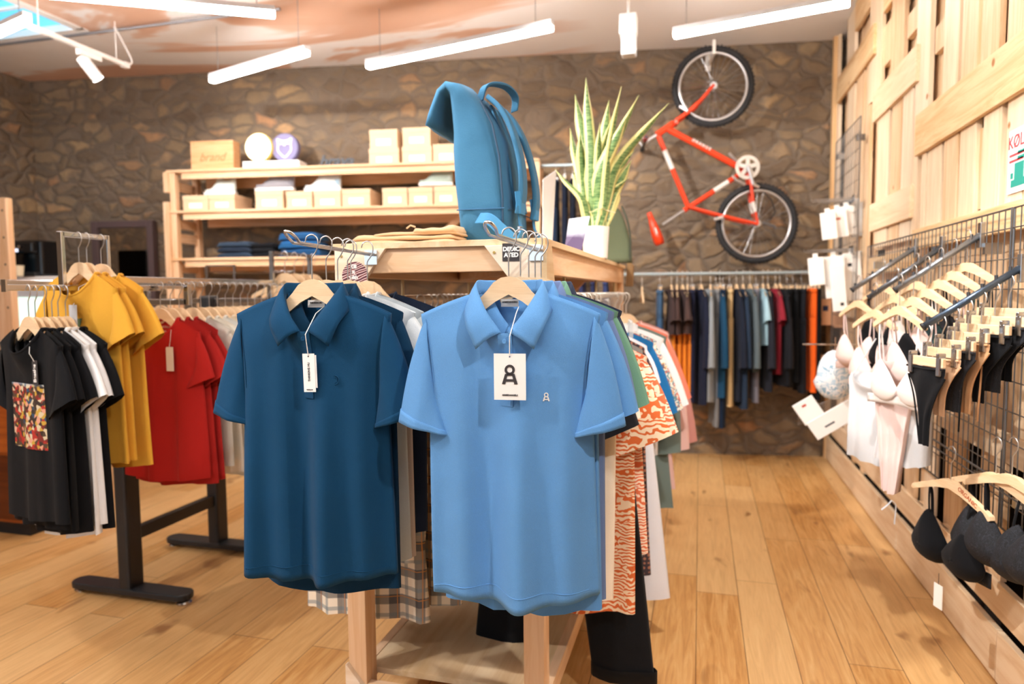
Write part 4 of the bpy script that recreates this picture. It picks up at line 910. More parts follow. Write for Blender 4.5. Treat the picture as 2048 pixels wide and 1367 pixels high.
text('neck_lettering', 'THINKING MU', .012, plain('#e9b9a6', .8), trd, (0, .02, -.035)); text('neck_lettering', 'M', .014, plain('#e9b9a6', .8), trd, (0, .02, -.055))
tee(-2.165, 2.41, 1.305, .0, '#ae2420', 'second red T-shirt hanging behind the tagged red one', 111, L=.71, grp='red T-shirts on the left rack', W=.195, he=.21)
tee(-2.16, 2.455, 1.305, .0, '#a9221f', 'third red T-shirt hanging deepest of the red ones', 112, L=.70, grp='red T-shirts on the left rack', W=.19, he=.21)
cc = ['#cdc8bd', '#e9e4d8', '#dfe0dc', '#e8dcc6', '#f0ede6', '#b9b6ad', '#e6dfd2', '#d5dbe0']; cn = ['grey-beige', 'cream', 'pale grey', 'ecru', 'off-white', 'stone', 'ivory', 'pale blue-grey']
for i in range(15):
    y = 2.52+i*.055
    tee(-2.15, y, 1.305, 0, cc[i % 8], cn[i % 8]+' T-shirt '+('hanging in the near part of the row behind the red T-shirts' if i < 8 else 'hanging in the far part of the row behind the red T-shirts'), 120+i, L=.66+.03*(i % 3), grp='pale T-shirts in the row on the left rack')
for i in range(8):
    y = 2.58+i*.09
    tee(-2.95, y, 1.305, 0, ['#efe9dc', '#b5a48f', '#e4e2de', '#8f7f70'][i % 4], ['cream', 'tan', 'pale grey', 'brown'][i % 4]+' T-shirt hanging on the far rail of the left rack', 150+i, L=.74, grp='T-shirts on the far rail of the left rack')
for i in range(4): hanger((-2.12, 3.18+i*.09, 1.615-.138), 0, 'empty hanger on the raised frame at the end of the left rack', 'hangers on the raised frame')
# ---------------------------------------------------------------- back wall furniture
def bthing(name, label, cat, p, group=None): return thing(name, label, cat, p, BA, group)
def bat(px, py, off): return at(px, py, B=off)
SHR = Vector((-4.36, 0, 0)); p0 = bat(345, 515, .5); p0.z = 0
sh = bthing('pine_shelf_unit', 'pine shelf unit against the stone wall, with shoe boxes and trainers', 'shelf unit', p0)
SLn = (bat(1078, 330, .5)-p0).length; SLn = math.hypot(bat(1078, 330, .5).x-p0.x, bat(1078, 330, .5).y-p0.y); SZ = [2.467, 2.125, 1.722]
for z in SZ:
    MB().box((-.03, 0, z-.02), (SLn, .10, z)).box((-.0, .12, z-.02), (SLn, .24, z)).box((0, .26, z-.02), (SLn, .40, z)).build('shelf_board', PINE, sh, bevel=.002)
    MB().box((.10, .02, z-.075), (SLn-.02, .045, z-.02)).build('shelf_rail', PINE, sh, bevel=.002)
    MB().box((.12, .36, z-.11), (SLn-.02, .385, z-.02)).build('shelf_rail', PINE, sh)
for x in (-.005, SLn-.045):
    for y in (.01, .34): MB().box((x, y, 0), (x+.05, y+.06, 2.445)).build('post', PINEZ, sh, bevel=.002)
    for z in (2.30, 1.98, 1.86, 1.60, 1.45, 1.2): MB().box((x, .07, z), (x+.03, .34, z+.08)).build('side_slat', PINEY, sh, bevel=.002)
MB().box((-.045, -.015, 2.28), (-.005, .05, 2.45)).box((-.06, -.01, .3), (-.008, .05, 2.20)).build('post', PINEZ, sh)
MB().obox((SLn*.72, .2, 1.86), .05, .03, .62, Matrix.Rotation(.85, 3, 'Y')).build('brace', PINE, sh)
MB().tube([(.25, .2, 1.60), (SLn-.05, .2, 1.60)], .012, 8).build('hanging_rail', STEEL, sh)
MB().box((.30, .0, 1.49), (.315, .02, 1.66)).box((.55, .0, 1.49), (.565, .02, 1.66)).box((.30, 0, 1.648), (.565, .02, 1.66)).build('chrome_frame', STEEL, sh)
KR = plain('#dcbf9e', .85, 0, 'kraft_card'); KR2 = plain('#e2c5a2', .85, 0, 'kraft_card')
def shoebox(px0, px1, py0, py1, off, z, lab, dep=.30, lid=True, m=KR):
    a, b_ = bat(px0, py1, off), bat(px1, py1, off); wd_ = (b_-a).length; h_ = abs(bat(px0, py0, off).z-bat(px0, py1, off).z)
    a = Vector((a.x, a.y, z)); t = bthing('shoe_box', lab, 'box', a, 'shoe boxes on the pine shelves')
    MB().box((.002, 0, .0), (wd_-.002, dep, h_-.03)).build('box_base', m, t, bevel=.002)
    MB().box((0, -.003, h_-.042), (wd_, dep+.003, h_)).build('lid', m, t, bevel=.002)
    MB().box((wd_*.25, -.0015, h_*.18), (wd_*.75, -.0, h_*.50)).build('paper_label', PAPER, t); return t, h_
Zm, Zt, Zl = SZ[1], SZ[0], SZ[2]
for k, (a, b_, y0, y1) in enumerate(((366, 417, 386, 417), (418, 470, 384, 416), (511, 567, 378, 415), (573, 625, 380, 414), (628, 682, 379, 413), (684, 741, 376, 412), (765, 815, 374, 410), (817, 866, 373, 409), (868, 916, 371, 408))):
    shoebox(a, b_, y0, y1, .46, Zm, ['kraft shoe box at the left end of the middle shelf', 'kraft shoe box under the pale mint trainer', 'kraft shoe box under the grey trainer', 'kraft shoe box left half under the white and blue trainer', 'kraft shoe box right half under the white and blue trainer', 'kraft shoe box right of the white and blue trainer', 'kraft shoe box just right of the gap on the middle shelf', 'kraft shoe box left of the pale green trainer', 'kraft shoe box under the pale green trainer by the backpack'][k])
for k, (a, b_, y0, y1, zz) in enumerate(((738, 798, 287, 320, 0), (804, 864, 283, 318, 0), (866, 918, 277, 315, 0))):
    t, h_ = shoebox(a, b_, y0, y1, .42, Zt, ['lower kraft box of the left stack on the top shelf', 'lower kraft box of the middle stack on the top shelf', 'single kraft box beside the backpack on the top shelf'][k])
    if k < 2: shoebox(a+1, b_-3, y0-38, y0, .42, Zt+h_, ['upper kraft box of the left stack on the top shelf', 'upper kraft box of the middle stack on the top shelf'][k])
def trainer(px0, px1, z, lab, c1, c2, off=.42):
    a, b_ = bat(px0, 400, off), bat(px1, 400, off); L = (b_-a).length; a = Vector((a.x, a.y, z)); t = bthing('trainer', lab, 'shoe', a, 'trainers standing on the shoe boxes')
    def foot(x, zz, wd): return [(x, .045+wd*math.cos(2*PI*k/16), zz) for k in range(16)]
    def outline(s_): return [(L*(.5-.5*math.cos(PI*i/12)), (.028+.018*math.sin(PI*min(1, (i/12)*1.0)))*s_) for i in range(13)]
    o = outline(1); poly = [(x, .05-w_) for x, w_ in o]+[(x, .05+w_) for x, w_ in reversed(o[1:-1])]
    MB().prism(poly, 0, .024, 'z').build('sole', plain('#f3f1ee', .6), t, bevel=.005)
    rs = []   # upper: toe at left, heel right
    for i in range(15):
        q_ = i/14; x = L*(.02+.96*q_); top = .026+L*(.09+.30*smoothstep((q_-.12)/.42) + .07*smoothstep((q_-.82)/.15)-.035*math.exp(-((q_-.70)/.12)**2)); wd = (.026+.017*math.sin(PI*min(1, q_+.12)))*(.55 if i in (0, 14) else 1)
        rs.append([(x, .05+wd*math.cos(PI*k/10)*(1-.35*(math.sin(PI*k/10))), .020+(top-.020)*math.sin(PI*k/10)**.8) for k in range(11)])
    MB().loft(rs).build('upper', plain(c1, .8), t, smooth=True)
    MB().box((L*.80, .026, .03), (L*.975, .074, .024+L*.24)).build('heel_panel', plain(c2, .8), t, bevel=.018)
    MB().obox((L*.47, .05, .024+L*.37), L*.20, .03, .014, Matrix.Rotation(-.55, 3, 'Y')).build('tongue', plain(c1, .8), t, bevel=.004)
    for i in range(4): MB().tube([(L*(.36+.06*i), .030, .024+L*(.24+.045*i)), (L*(.37+.06*i), .070, .024+L*(.24+.045*i))], .003, 5).build('lace', PAPER, t)
    return t
hb = .158
trainer(405, 468, Zm+bat(0, 384, .46).z-bat(0, 416, .46).z, 'pale mint trainer on the shoe box at the left', '#dfe9e6', '#c9dcd8')
trainer(507, 586, Zm+bat(0, 378, .46).z-bat(0, 415, .46).z, 'grey trainer second from the left on the shoe boxes', '#a3a3ad', '#8b8c98')
trainer(606, 680, Zm+bat(0, 380, .46).z-bat(0, 414, .46).z, 'white trainer with a light blue heel on the shoe boxes', '#e3ebf0', '#a9c8dc')
trainer(836, 905, Zm+bat(0, 371, .46).z-bat(0, 409, .46).z, 'pale green trainer on the shoe box beside the backpack', '#b9cdc4', '#cbdad3')
def folded(px0, px1, py0, py1, off, z, c, n_, lab, cat='folded clothes'):
    a, b_ = bat(px0, py1, off), bat(px1, py1, off); wd_ = (b_-a).length; H_ = bat(px0, py0, off).z-bat(px0, py1, off).z
    for i in range(n_):
        t = bthing('folded_jeans', lab % ['at the bottom', 'second from the bottom', 'third from the bottom', 'on top'][i if i < n_-1 else 3], cat, Vector((a.x, a.y, z+H_*i/n_)), 'folded clothes on the lower shelf')
        slab(0, wd_*(1-.02*i), .01, .26, 0, H_/n_*.92, i+px0, .1, .003).build('folded_body', fabric(c[i % len(c)]), t, smooth=True); slab(.01, wd_*.94, .005, .25, H_/n_*.45, H_/n_*.42, i+px0+50, .1, .002).build('folded_layer', fabric(c[i % len(c)]), t, smooth=True)
folded(432, 500, 475, 508, .44, Zl, ['#33475f', '#2d3c52', '#3c5068'], 3, 'dark denim folded in the left stack, %s')
folded(492, 548, 478, 508, .40, Zl, ['#1b1f28', '#22262e'], 3, 'black jeans folded beside the dark denim, %s')
folded(556, 640, 458, 508, .44, Zl, ['#1e5286', '#24619c', '#2a5f96'], 3, 'bright blue sweatshirt folded in the blue stack, %s')
# display things on the top shelf
a, b_ = bat(382, 329, .40), bat(467, 329, .40); wd_ = (b_-a).length; H_ = bat(382, 268, .4).z-bat(382, 329, .4).z
t = bthing('wooden_sign', 'square light wooden sign block with faint script at the left of the top shelf', 'sign', Vector((a.x, a.y, Zt)))
MB().box((0, 0, 0), (wd_, .12, H_)).build('block', wood('#e4b589', '#cf9a68', 'x'), t, bevel=.004)
text('script', 'brand', .10, plain('#b97a4a', .8), t, (wd_/2, -.0015, H_*.45), shear=.4); MB().box((.03, -.001, H_-.03), (.035, 0, H_-.025)).build('nail', INK, t)
a, b_ = bat(485, 327, .40), bat(598, 327, .40); wd_ = (b_-a).length
t = bthing('white_plinth', 'low white plinth on the top shelf under the two discs', 'plinth', Vector((a.x, a.y, Zt))); hp_ = bat(485, 310, .4).z-bat(485, 327, .4).z
MB().box((0, 0, 0), (wd_, .16, hp_)).build('block', WHITE, t, bevel=.004)
def disc(px, r_px, off, m1, m2, lab, nm='round_lamp', cat='lamp'):
    a = bat(px, 282, off); rr_ = (bat(px+r_px, 282, off)-a).length; t = bthing(nm, lab, cat, Vector((a.x, a.y, Zt+hp_+rr_)))
    P = [(math.cos(2*PI*i/48), math.sin(2*PI*i/48)) for i in range(48)]
    MB().prism([(c*rr_, s_*rr_) for c, s_ in P], .0, .05, 'y').build('rim', m2, t, bevel=.004)
    MB().prism([(c*rr_*.93, s_*rr_*.93) for c, s_ in P], -.003, .0, 'y').build('face', m1, t); return t, rr_
disc(516, 27, .37, emis('#fffaf0', 1.0, 'lit_disc'), plain('#e8cc6a', .4), 'glowing white round lamp with a yellow rim on the white plinth')
t, rr_ = disc(569, 27, .33, plain('#7d78a0', .6), plain('#6f6a92', .6), 'lilac disc with a white animal head outline on the white plinth', 'round_emblem', 'emblem')
OW = catmull([(-.55, 0, .62), (-.30, 0, .50), (0, 0, .46), (.30, 0, .50), (.55, 0, .62), (.50, 0, .25), (.52, 0, -.20), (.28, 0, -.52), (0, 0, -.72), (-.28, 0, -.52), (-.52, 0, -.20), (-.50, 0, .25), (-.55, 0, .62)], 4)
MB().tube([(p.x*rr_*.95, -.006, p.z*rr_*.95) for p in OW], rr_*.055, 6).build('outline', PAPER, t)
MB().tube([(p.x*rr_*.95, -.006, p.z*rr_*.95) for p in catmull([(-.35, 0, .2), (-.2, 0, .32), (0, 0, .15), (.2, 0, .32), (.35, 0, .2)], 4)], rr_*.05, 6).build('brow', PAPER, t)
a = bat(672, 314, .42); t = bthing('script_sign', 'dark grey freestanding script word on the top shelf, left of the kraft boxes', 'sign', Vector((a.x, a.y, Zt)))
text('lettering', 'brava', .135, plain('#3e4650', .6), t, (0, 0, .042), bold=.003, depth=.008, shear=.35)
# mirror leaning at the wall
a, b_ = bat(191, 560, .06), bat(313, 560, .06); wd_ = (b_-a).length; zt_m = 2.10
t = bthing('wall_mirror', 'tall mirror in a dark brown frame on the stone wall behind the left rack', 'mirror', Vector((a.x, a.y, .35)))
hh = zt_m-.35; mb = MB().box((0, -.03, 0), (.06, .04, hh)).box((wd_-.06, -.03, 0), (wd_, .04, hh)).box((.06, -.03, 0), (wd_-.06, .04, .06)).box((.06, -.03, hh-.06), (wd_-.06, .04, hh)); mb.build('frame', plain('#5b4a4c', .6), t, bevel=.004)
MB().box((.06, .0, .06), (wd_-.06, .01, hh-.06)).build('glass', plain('#a8a29c', .03, 1, 'mirror_glass'), t)
# fridge, coffee machine, counter, left shelf post
a, b_ = bat(13, 553, .9), bat(142, 553, .9); wd_ = (b_-a).length; fz = a.z
fr = bthing('glass_door_fridge', 'white fridge with a lit glass door, behind the black T-shirts', 'fridge', Vector((a.x, a.y, 0)))
MB().box((0, 0, 0), (wd_, .55, fz)).build('cabinet', WHITE, fr, bevel=.01)
MB().box((.05, -.03, .1), (wd_-.04, -.002, fz-.10)).build('door_frame', plain('#c9cdd6', .4), fr, bevel=.006)
MB().box((.10, -.034, .16), (wd_-.10, -.031, fz-.17)).build('lit_glass', emis('#cdeadd', .75, 'fridge_interior'), fr)
for z in (fz-.45, fz-.75): MB().box((.10, -.036, z), (wd_-.10, -.034, z+.01)).build('shelf_edge', WHITE, fr)
a, b_ = bat(36, 552, .85), bat(86, 552, .85); wd_ = (b_-a).length
cf = bthing('coffee_machine', 'black coffee machine standing on the white fridge', 'coffee machine', Vector((a.x, a.y, fz)))
MB().box((-.10, .0, 0), (wd_, .25, .30)).build('body', plain('#101114', .15, 0, 'gloss_black'), cf, bevel=.02)
MB().box((-.06, -.06, 0), (wd_-.02, .0, .035)).build('drip_tray', DARKW, cf, bevel=.006); MB().box((-.05, -.07, .19), (wd_-.02, .0, .28)).build('brew_head', plain('#101114', .15, 0, 'gloss_black'), cf, bevel=.015)
MB().tube([(.10, -.075, .24), (.10, -.085, .24)], .014, 14).build('dial', CHROME, cf); MB().box((.04, -.074, .20), (.08, -.07, .225)).build('display', emis('#dfe9ff', .8, 'display_light'), cf)
text('lettering', 'coffee', .035, PAPER, cf, (.0, -.072, .20), (PI/2, -PI/2, 0), bold=.0005) if False else None
def small_lathe(nm, lab, cat, px, off, prof, mats):
    a = bat(px, 552, off); t = bthing(nm, lab, cat, Vector((a.x, a.y, fz)))
    for (pn, pf, mm) in zip(mats[0], prof, mats[1]): MB().lathe(pf, 20).build(pn, mm, t, smooth=False)
small_lathe('paper_cup', 'cream paper cup standing on the fridge in front of the coffee machine', 'cup', 39, .98, [[(0, 0), (.028, 0), (.036, .085), (.038, .087), (.034, .087), (.03, .02), (0, .02)]], (['cup_body'], [plain('#e8dcc0', .7)]))
small_lathe('water_bottle', 'blue-tinted bottle with a red foot, left of the coffee machine', 'bottle', 16, .96, [[(0, 0), (.05, 0), (.05, .03), (0, .03)], [(0, .03), (.045, .03), (.048, .16), (.03, .22), (.014, .25), (.014, .28), (0, .28)]], (['foot', 'bottle_body'], [plain('#a5382c', .5), plain('#1f5a72', .1)]))
p = at(4, 395, Y=3.55); lp_ = thing('pine_ladder_frame', 'pine shelf side with nail holes, cut by the left edge', 'shelf frame', (p.x-.01, 3.55, 0))
pz = p.z; MB().box((-.09, 0, 0), (.035, .05, pz)).build('post', PINEZ, lp_, bevel=.003)
for z in (.4, .95, 1.5, 1.95): MB().box((-.5, -.0, z), (-.09, .045, z+.03)).build('shelf_board', PINE, lp_)
for z in (1.98, 1.80, 1.62, 1.50, 1.33): MB().tube([(.005, -.001, z), (.005, .001, z)], .008, 10).build('nail_hole', INK, lp_)
ct = thing('wooden_counter', 'orange-brown wooden cupboard behind the black T-shirts', 'cupboard', (at(46, 850, Y=3.0).x-.75, 3.0, 0))
OW_ = wood('#c06a2c', '#94481a', 'x', .8, .35)
MB().box((0, 0, .08), (.75, .5, .86)).build('carcass', OW_, ct, bevel=.004); MB().box((-.02, -.02, .86), (.77, .52, .90)).build('top', OW_, ct, bevel=.006); MB().box((.03, .03, 0), (.72, .47, .08)).build('plinth', DARKW, ct)
MB().box((.02, -.012, .50), (.73, 0, .84)).build('drawer_front', OW_, ct, bevel=.003); MB().box((.02, -.012, .10), (.73, 0, .48)).build('door', wood('#6e3516', '#54260f', 'x', .8, .4), ct, bevel=.003)
# ---------------------------------------------------------------- bicycle hung on the wall
bq = bat(1426, 173, .28); bk = bthing('bicycle', 'orange and white mountain bike hanging upright on the stone wall', 'bicycle', Vector((bq.x, bq.y, 0)))
def BL(px, py, dy=0): p = loc_of(bk, bat(px, py, .28)); return Vector((p.x, p.y+dy, p.z))
OR = plain('#e2401a', .35, 0, 'orange_paint'); TY = plain('#26272a', .85, 0, 'tyre_rubber'); SIL = plain('#c9c9cc', .3, .85, 'alloy')
WHP = plain('#dcdad6', .35, 0, 'white_paint_gloss')
def wheel(c, R_, nm):
    def circ(r, n=48, dy=0): return [(c.x+r*math.cos(2*PI*i/n), c.y+dy, c.z+r*math.sin(2*PI*i/n)) for i in range(n)]
    ty_ = MB().tube(circ(R_-.024), .024, 8, True).build('tyre' , TY, bk, smooth=True)
    kn = MB()
    for i in range(64):
        a_ = 2*PI*i/64; kn.obox((c.x+(R_-.001)*math.cos(a_), c.y+(.008 if i % 2 else -.008), c.z+(R_-.001)*math.sin(a_)), .010, .016, .012, Matrix.Rotation(-a_, 3, 'Y'))
    kn.build('tread', TY, ty_)
    MB().tube(circ(R_-.056), .013, 6, True, .9).build('rim', SIL, bk, smooth=True)
    sp_ = MB()
    for i in range(32):
        a_ = 2*PI*i/32; b2 = a_+(.35 if i % 4 < 2 else -.35); dy = .028 if i % 2 else -.028
        sp_.tube([(c.x+.022*math.cos(b2*1.0), c.y+dy, c.z+.022*math.sin(b2)), (c.x+(R_-.06)*math.cos(a_), c.y, c.z+(R_-.06)*math.sin(a_))], .0024, 4)
    sp_.build('spokes', STEEL, bk)
    MB().tube([(c.x, c.y-.055, c.z), (c.x, c.y+.055, c.z)], .017, 12).tube([(c.x, c.y-.034, c.z), (c.x, c.y-.028, c.z)], .028, 14).tube([(c.x, c.y+.034, c.z), (c.x, c.y+.028, c.z)], .028, 14).build('hub', SIL, bk)
WF, WR = BL(1426, 173), BL(1513, 447); RW_ = (BL(1509, 173)-WF).length
wheel(WF, RW_, 'front'); wheel(WR, RW_, 'rear')
HT0, HT1, BBk, ST = BL(1348, 246), BL(1313, 270), BL(1491, 341), BL(1377, 415)
for dy in (-.05, .05):
    MB().tube(catmull([WF+Vector((0, dy, 0)), BL(1398, 205, dy), BL(1376, 226, dy), BL(1350, 244, dy*.8)], 4), [.012]*5+[.017]*8, 8).build('fork_blade', OR, bk, smooth=True)
    MB().tube([BL(1374, 413, dy*.5), BL(1440, 432, dy), BL(1513, 449, dy)], .012, 8).build('seat_stay', OR, bk)
    c_ = MB().tube([BBk+Vector((0, dy*.6, 0)), BL(1500, 372, dy), BL(1503, 405, dy)], .013, 8).build('chain_stay', OR, bk); MB().tube([BL(1503, 405, dy), BL(1508, 425, dy)], .0135, 8).build('white_band', WHP, bk); MB().tube([BL(1508, 425, dy), BL(1513, 449, dy)], .010, 8).build('chain_stay', OR, bk)
MB().box((HT0.x-.0, HT0.y-.06, HT0.z-.02), (HT0.x+.03, HT0.y+.06, HT0.z+.02)).build('fork_crown', OR, bk, bevel=.006)
MB().tube([HT0, HT1], .026, 12).build('head_tube', OR, bk)
MB().tube([BL(1334, 257), BBk], .025, 12).build('down_tube', OR, bk)
text('frame_lettering', 'O R A N G E', .030, WHP, bk, BL(1402, 290)+Vector((0, -.0262, 0)), (PI/2, math.atan2(-(BBk.z-BL(1334, 257).z), BBk.x-BL(1334, 257).x), 0), bold=.001)
T0, T1 = BL(1317, 272), ST
MB().tube([T0, T0.lerp(T1, .2)], .020, 10).build('top_tube', OR, bk); MB().tube([T0.lerp(T1, .2), T0.lerp(T1, .46)], .0204, 10).build('white_band', WHP, bk); MB().tube([T0.lerp(T1, .46), T1], .020, 10).build('top_tube', OR, bk)
MB().tube([BBk, BBk.lerp(ST, .30)], .020, 10).build('seat_tube', OR, bk); MB().tube([BBk.lerp(ST, .30), BBk.lerp(ST, .55)], .0204, 10).build('white_band', WHP, bk); MB().tube([BBk.lerp(ST, .55), BBk.lerp(ST, 1.08)], .020, 10).build('seat_tube', OR, bk)
SP = BL(1325, 449); MB().tube([ST, SP], .012, 10).build('seat_post', SIL, bk)
sa, sb = BL(1298, 425), BL(1320, 489); rs = []
for i in range(11):
    t_ = i/10; p = sa.lerp(sb, t_); wd = .018+.060*smoothstep((t_-.25)/.6)*(1 if t_ < .9 else .75); th = .020+.022*smoothstep(t_*1.3)*(1 if t_ < .95 else .7); dn = (sb-sa).normalized(); nn = Vector((dn.z, 0, -dn.x))
    rs.append([p+Vector((0, wd*math.cos(2*PI*k/14), 0))+nn*(th*math.sin(2*PI*k/14)) for k in range(14)])
MB().loft(rs).build('saddle', OR, bk, smooth=True); MB().obox(sa.lerp(sb, .62)+Vector((-.0, -.055, 0)), .012, .02, .07, Matrix.Rotation(-.3, 3, 'Y')).build('saddle_patch', WHP, bk)
SM = BL(1288, 288); MB().tube([HT1, BL(1300, 278), SM], .013, 10).build('stem', SIL, bk)
MB().tube([SM+Vector((0, -.26, .0)), SM+Vector((0, -.1, 0)), SM, SM+Vector((0, .1, 0)), SM+Vector((0, .24, 0))], .0125, 10).build('handlebar', plain('#3a3b3f', .4, .5), bk)
for s_ in (-1, 1): MB().tube([SM+Vector((0, s_*.25, 0)), SM+Vector((0, s_*.14, 0))], .018, 10).build('grip', plain('#8e1f1c', .6) if s_ < 0 else DARKW, bk); MB().tube(catmull([SM+Vector((.0, s_*.12, .0)), SM+Vector((-.03, s_*.13, .05)), SM+Vector((-.02, s_*.20, .08))], 4), .006, 6).build('brake_lever', SIL, bk)
def ringp(c, r0_, r1_, y0_, y1_, n=36):
    v = [(c.x+r*math.cos(2*PI*i/n), c.y+y, c.z+r*math.sin(2*PI*i/n)) for y in (y0_, y1_) for r in (r0_, r1_) for i in range(n)]
    f = []
    for i in range(n): j = (i+1) % n; f += [(i, j, n+j, n+i), (2*n+i, 3*n+i, 3*n+j, 2*n+j), (i, 2*n+i, 2*n+j, j), (n+i, n+j, 3*n+j, 3*n+i)]
    return MB().add(v, f)
CR = BL(1492, 337); cr_ = .093; cs = ringp(CR, cr_*.72, cr_, -.062, -.056)
for i in range(5): a_ = 2*PI*i/5+.3; cs.obox(CR+Vector((cr_*.42*math.cos(a_), -.059, cr_*.42*math.sin(a_))), cr_*.8, .006, .030, Matrix.Rotation(-a_, 3, 'Y'))
cs.add(*(lambda mm: (mm.v, mm.f))(ringp(CR, .0, .032, -.066, -.056, 20))); cs.build('chainring', plain('#d8d6d2', .35, .6), bk)
MB().tube([CR+Vector((0, -.085, 0)), BL(1502, 372, -.085)], .0115, 8).tube([BL(1502, 372, -.085), BL(1513, 378, -.085)], .012, 8).build('crank_arm', SIL, bk); MB().tube([CR+Vector((0, .06, 0)), BL(1461, 303, .06)], .0115, 8).build('crank_arm', SIL, bk); MB().tube([CR+Vector((0, -.08, 0)), CR+Vector((0, .06, 0))], .02, 12).build('bottom_bracket', SIL, bk)
MB().tube([BL(1462, 352, -.05), BL(1470, 362, -.05), BL(1488, 371, -.05)], .010, 8).build('front_derailleur', SIL, bk)
MB().tube([BL(1524, 385, -.04), BL(1540, 400, -.04), BL(1548, 425, -.04), BL(1538, 440, -.04)], .005, 6).build('cable', DARKW, bk); MB().tube([BL(1522, 447, -.05), BL(1545, 453, -.05), BL(1548, 458, -.05)], .012, 8).build('rear_derailleur', plain('#77787c', .4, .7), bk)
for px, py in ((1365, 221), (1435, 438)): MB().obox(BL(px, py, -.06), .075, .02, .022, Matrix.Rotation(.5 if py < 300 else -.25, 3, 'Y')).build('brake', SIL, bk, bevel=.003)
MB().tube(catmull([BL(1428, 108, .0), BL(1428, 88, -.03), BL(1429, 96, .12), BL(1430, 108, .26)], 5), .007, 6).build('wall_hook', PAPER, bk) if False else None
hk = bthing('wall_hook', 'pale hook holding the front wheel of the bicycle near the ceiling', 'hook', bat(1427, 95, .28)); MB().box((-.012, -.035, -.06), (.012, -.028, .05)).box((-.012, -.035, -.06), (.012, .27, -.052)).box((-.02, .26, -.10), (.02, .272, .08)).build('hook_body', PAPER, hk, bevel=.003)
# ---------------------------------------------------------------- clothes on the rails along the back wall
rp0, rp1 = bat(1262, 548, .32), bat(1640, 546, .32)
RBZ = 1.545
rl = bthing('wall_clothes_rail', 'long pale steel rail along the stone wall under the bicycle', 'clothes rail', Vector((rp0.x, rp0.y, 0)))
RL = math.hypot(rp1.x-rp0.x, rp1.y-rp0.y)
MB().tube([(-.4, 0, RBZ), (RL-.05, 0, RBZ)], .0125, 10).build('tube', plain('#b9cdd6', .3, .4), rl)
for x in (0.0, RL*.5, RL-.08): MB().tube([(x, 0, RBZ), (x, .32, RBZ)], .010, 8).lathe([(0, 0), (.03, 0), (.03, .01), (0, .01)], 14, (x, .30, RBZ)).build('wall_bracket', STEEL, rl)
def back_item(px, ybot, c, lab, kind='trousers', seed=0, hz=RBZ, Wd=.19, m=None, off=.32, grp='clothes on the wall rail under the bicycle', top=None):
    p = bat(px, 548, off); zb = bat(px, ybot, off).z; m = m or fabric(c); z = hz-.13; L = z-zb
    rz = BA+PI/2+random.uniform(-.12, .12)
    if kind == 'trousers':
        trousers(lab, m, (p.x, p.y, z), rz, L, hw=Wd*.62, leg=.085, spread=.03, seed=seed, T=.026, cuff=False, waist=Wd*.62, group=grp)
        clip_hanger((p.x, p.y, z+.01), rz, HL(lab, 'clip hanger of the '), 'hangers on the wall rail', hw=.10, hook=.11)
    else:
        ls = kind == 'jacket'
        shirt(lab, kind if kind in ('jacket', 'shirt') else 'top', m, (p.x, p.y, z), rz, grp, 1, kind, True, seed=seed, W=Wd, L=L, hw=Wd, he=Wd*1.05, T=.026, fold=.014, sl=.56 if ls else .2, sw=.058 if ls else .08, ang=80 if ls else 66)
        hanger((p.x, p.y, z+.004), rz, HL(lab), 'hangers on the wall rail', .9, thick=True)
random.seed(9)
items = [(1320, 700, '#3f5e80', 'denim dungarees hanging first on the wall rail', 'trousers'),
 (1343, 668, '#4a3a3a', 'brown top hanging first of the four brown ones', 'shirt'), (1354, 668, '#533f3c', 'brown top hanging second of the four brown ones', 'shirt'), (1365, 668, '#4a3a3a', 'brown top hanging third of the four brown ones', 'shirt'), (1375, 668, '#57423e', 'brown top hanging last of the four brown ones', 'shirt'),
 (1384, 800, '#2b2f4c', 'navy trousers hanging right of the brown tops', 'trousers'), (1402, 806, '#252c47', 'dark navy jacket hanging left of the grey one', 'jacket'),
 (1421, 800, '#8d959b', 'grey marl jacket hanging left of the teal one', 'jacket'), (1440, 790, '#1d4f72', 'teal blue jacket hanging right of the grey marl one', 'jacket'), (1432, 848, '#7b7d80', 'grey trousers hanging low under the grey jacket', 'trousers'), (1446, 850, '#1f3350', 'navy trousers hanging lowest on the wall rail', 'trousers'),
 (1459, 808, '#d6b988', 'tan trousers hanging in the middle of the wall rail', 'trousers'), (1473, 800, '#232c40', 'dark navy jacket hanging right of the tan trousers', 'jacket'), (1486, 812, '#2d4059', 'slate blue jacket hanging right of the dark navy one', 'jacket'),
 (1500, 740, '#59666c', 'grey-green jacket with a small logo on the wall rail', 'jacket'), (1512, 800, '#77757f', 'mauve grey trousers hanging under the grey-green jacket', 'trousers'), (1526, 690, '#9fc3d2', 'thin pale blue top hanging before the charcoal jackets', 'shirt'),
 (1536, 778, '#2c2f3b', 'charcoal jacket hanging left of the red-sleeved one', 'jacket'), (1551, 745, '#8e2434', 'dark red top hanging between charcoal jackets', 'shirt'), (1560, 766, '#23252d', 'charcoal jacket hanging right of the dark red top', 'jacket'), (1574, 770, '#191b20', 'black trousers hanging in the right part of the rail', 'trousers'), (1586, 760, '#1b1d22', 'second black trousers hanging in the right part of the rail', 'trousers'),
 (1603, 782, '#252831', 'charcoal trousers hanging alone left of the orange pair', 'trousers'), (1622, 780, '#f0641e', 'bright orange trousers near the right end of the rail', 'trousers'), (1634, 795, '#16171b', 'black trousers hanging right of the orange pair', 'trousers')]
for i, (px, yb, c, lab, kd) in enumerate(items): back_item(px, yb, c, lab, kd, 200+i)
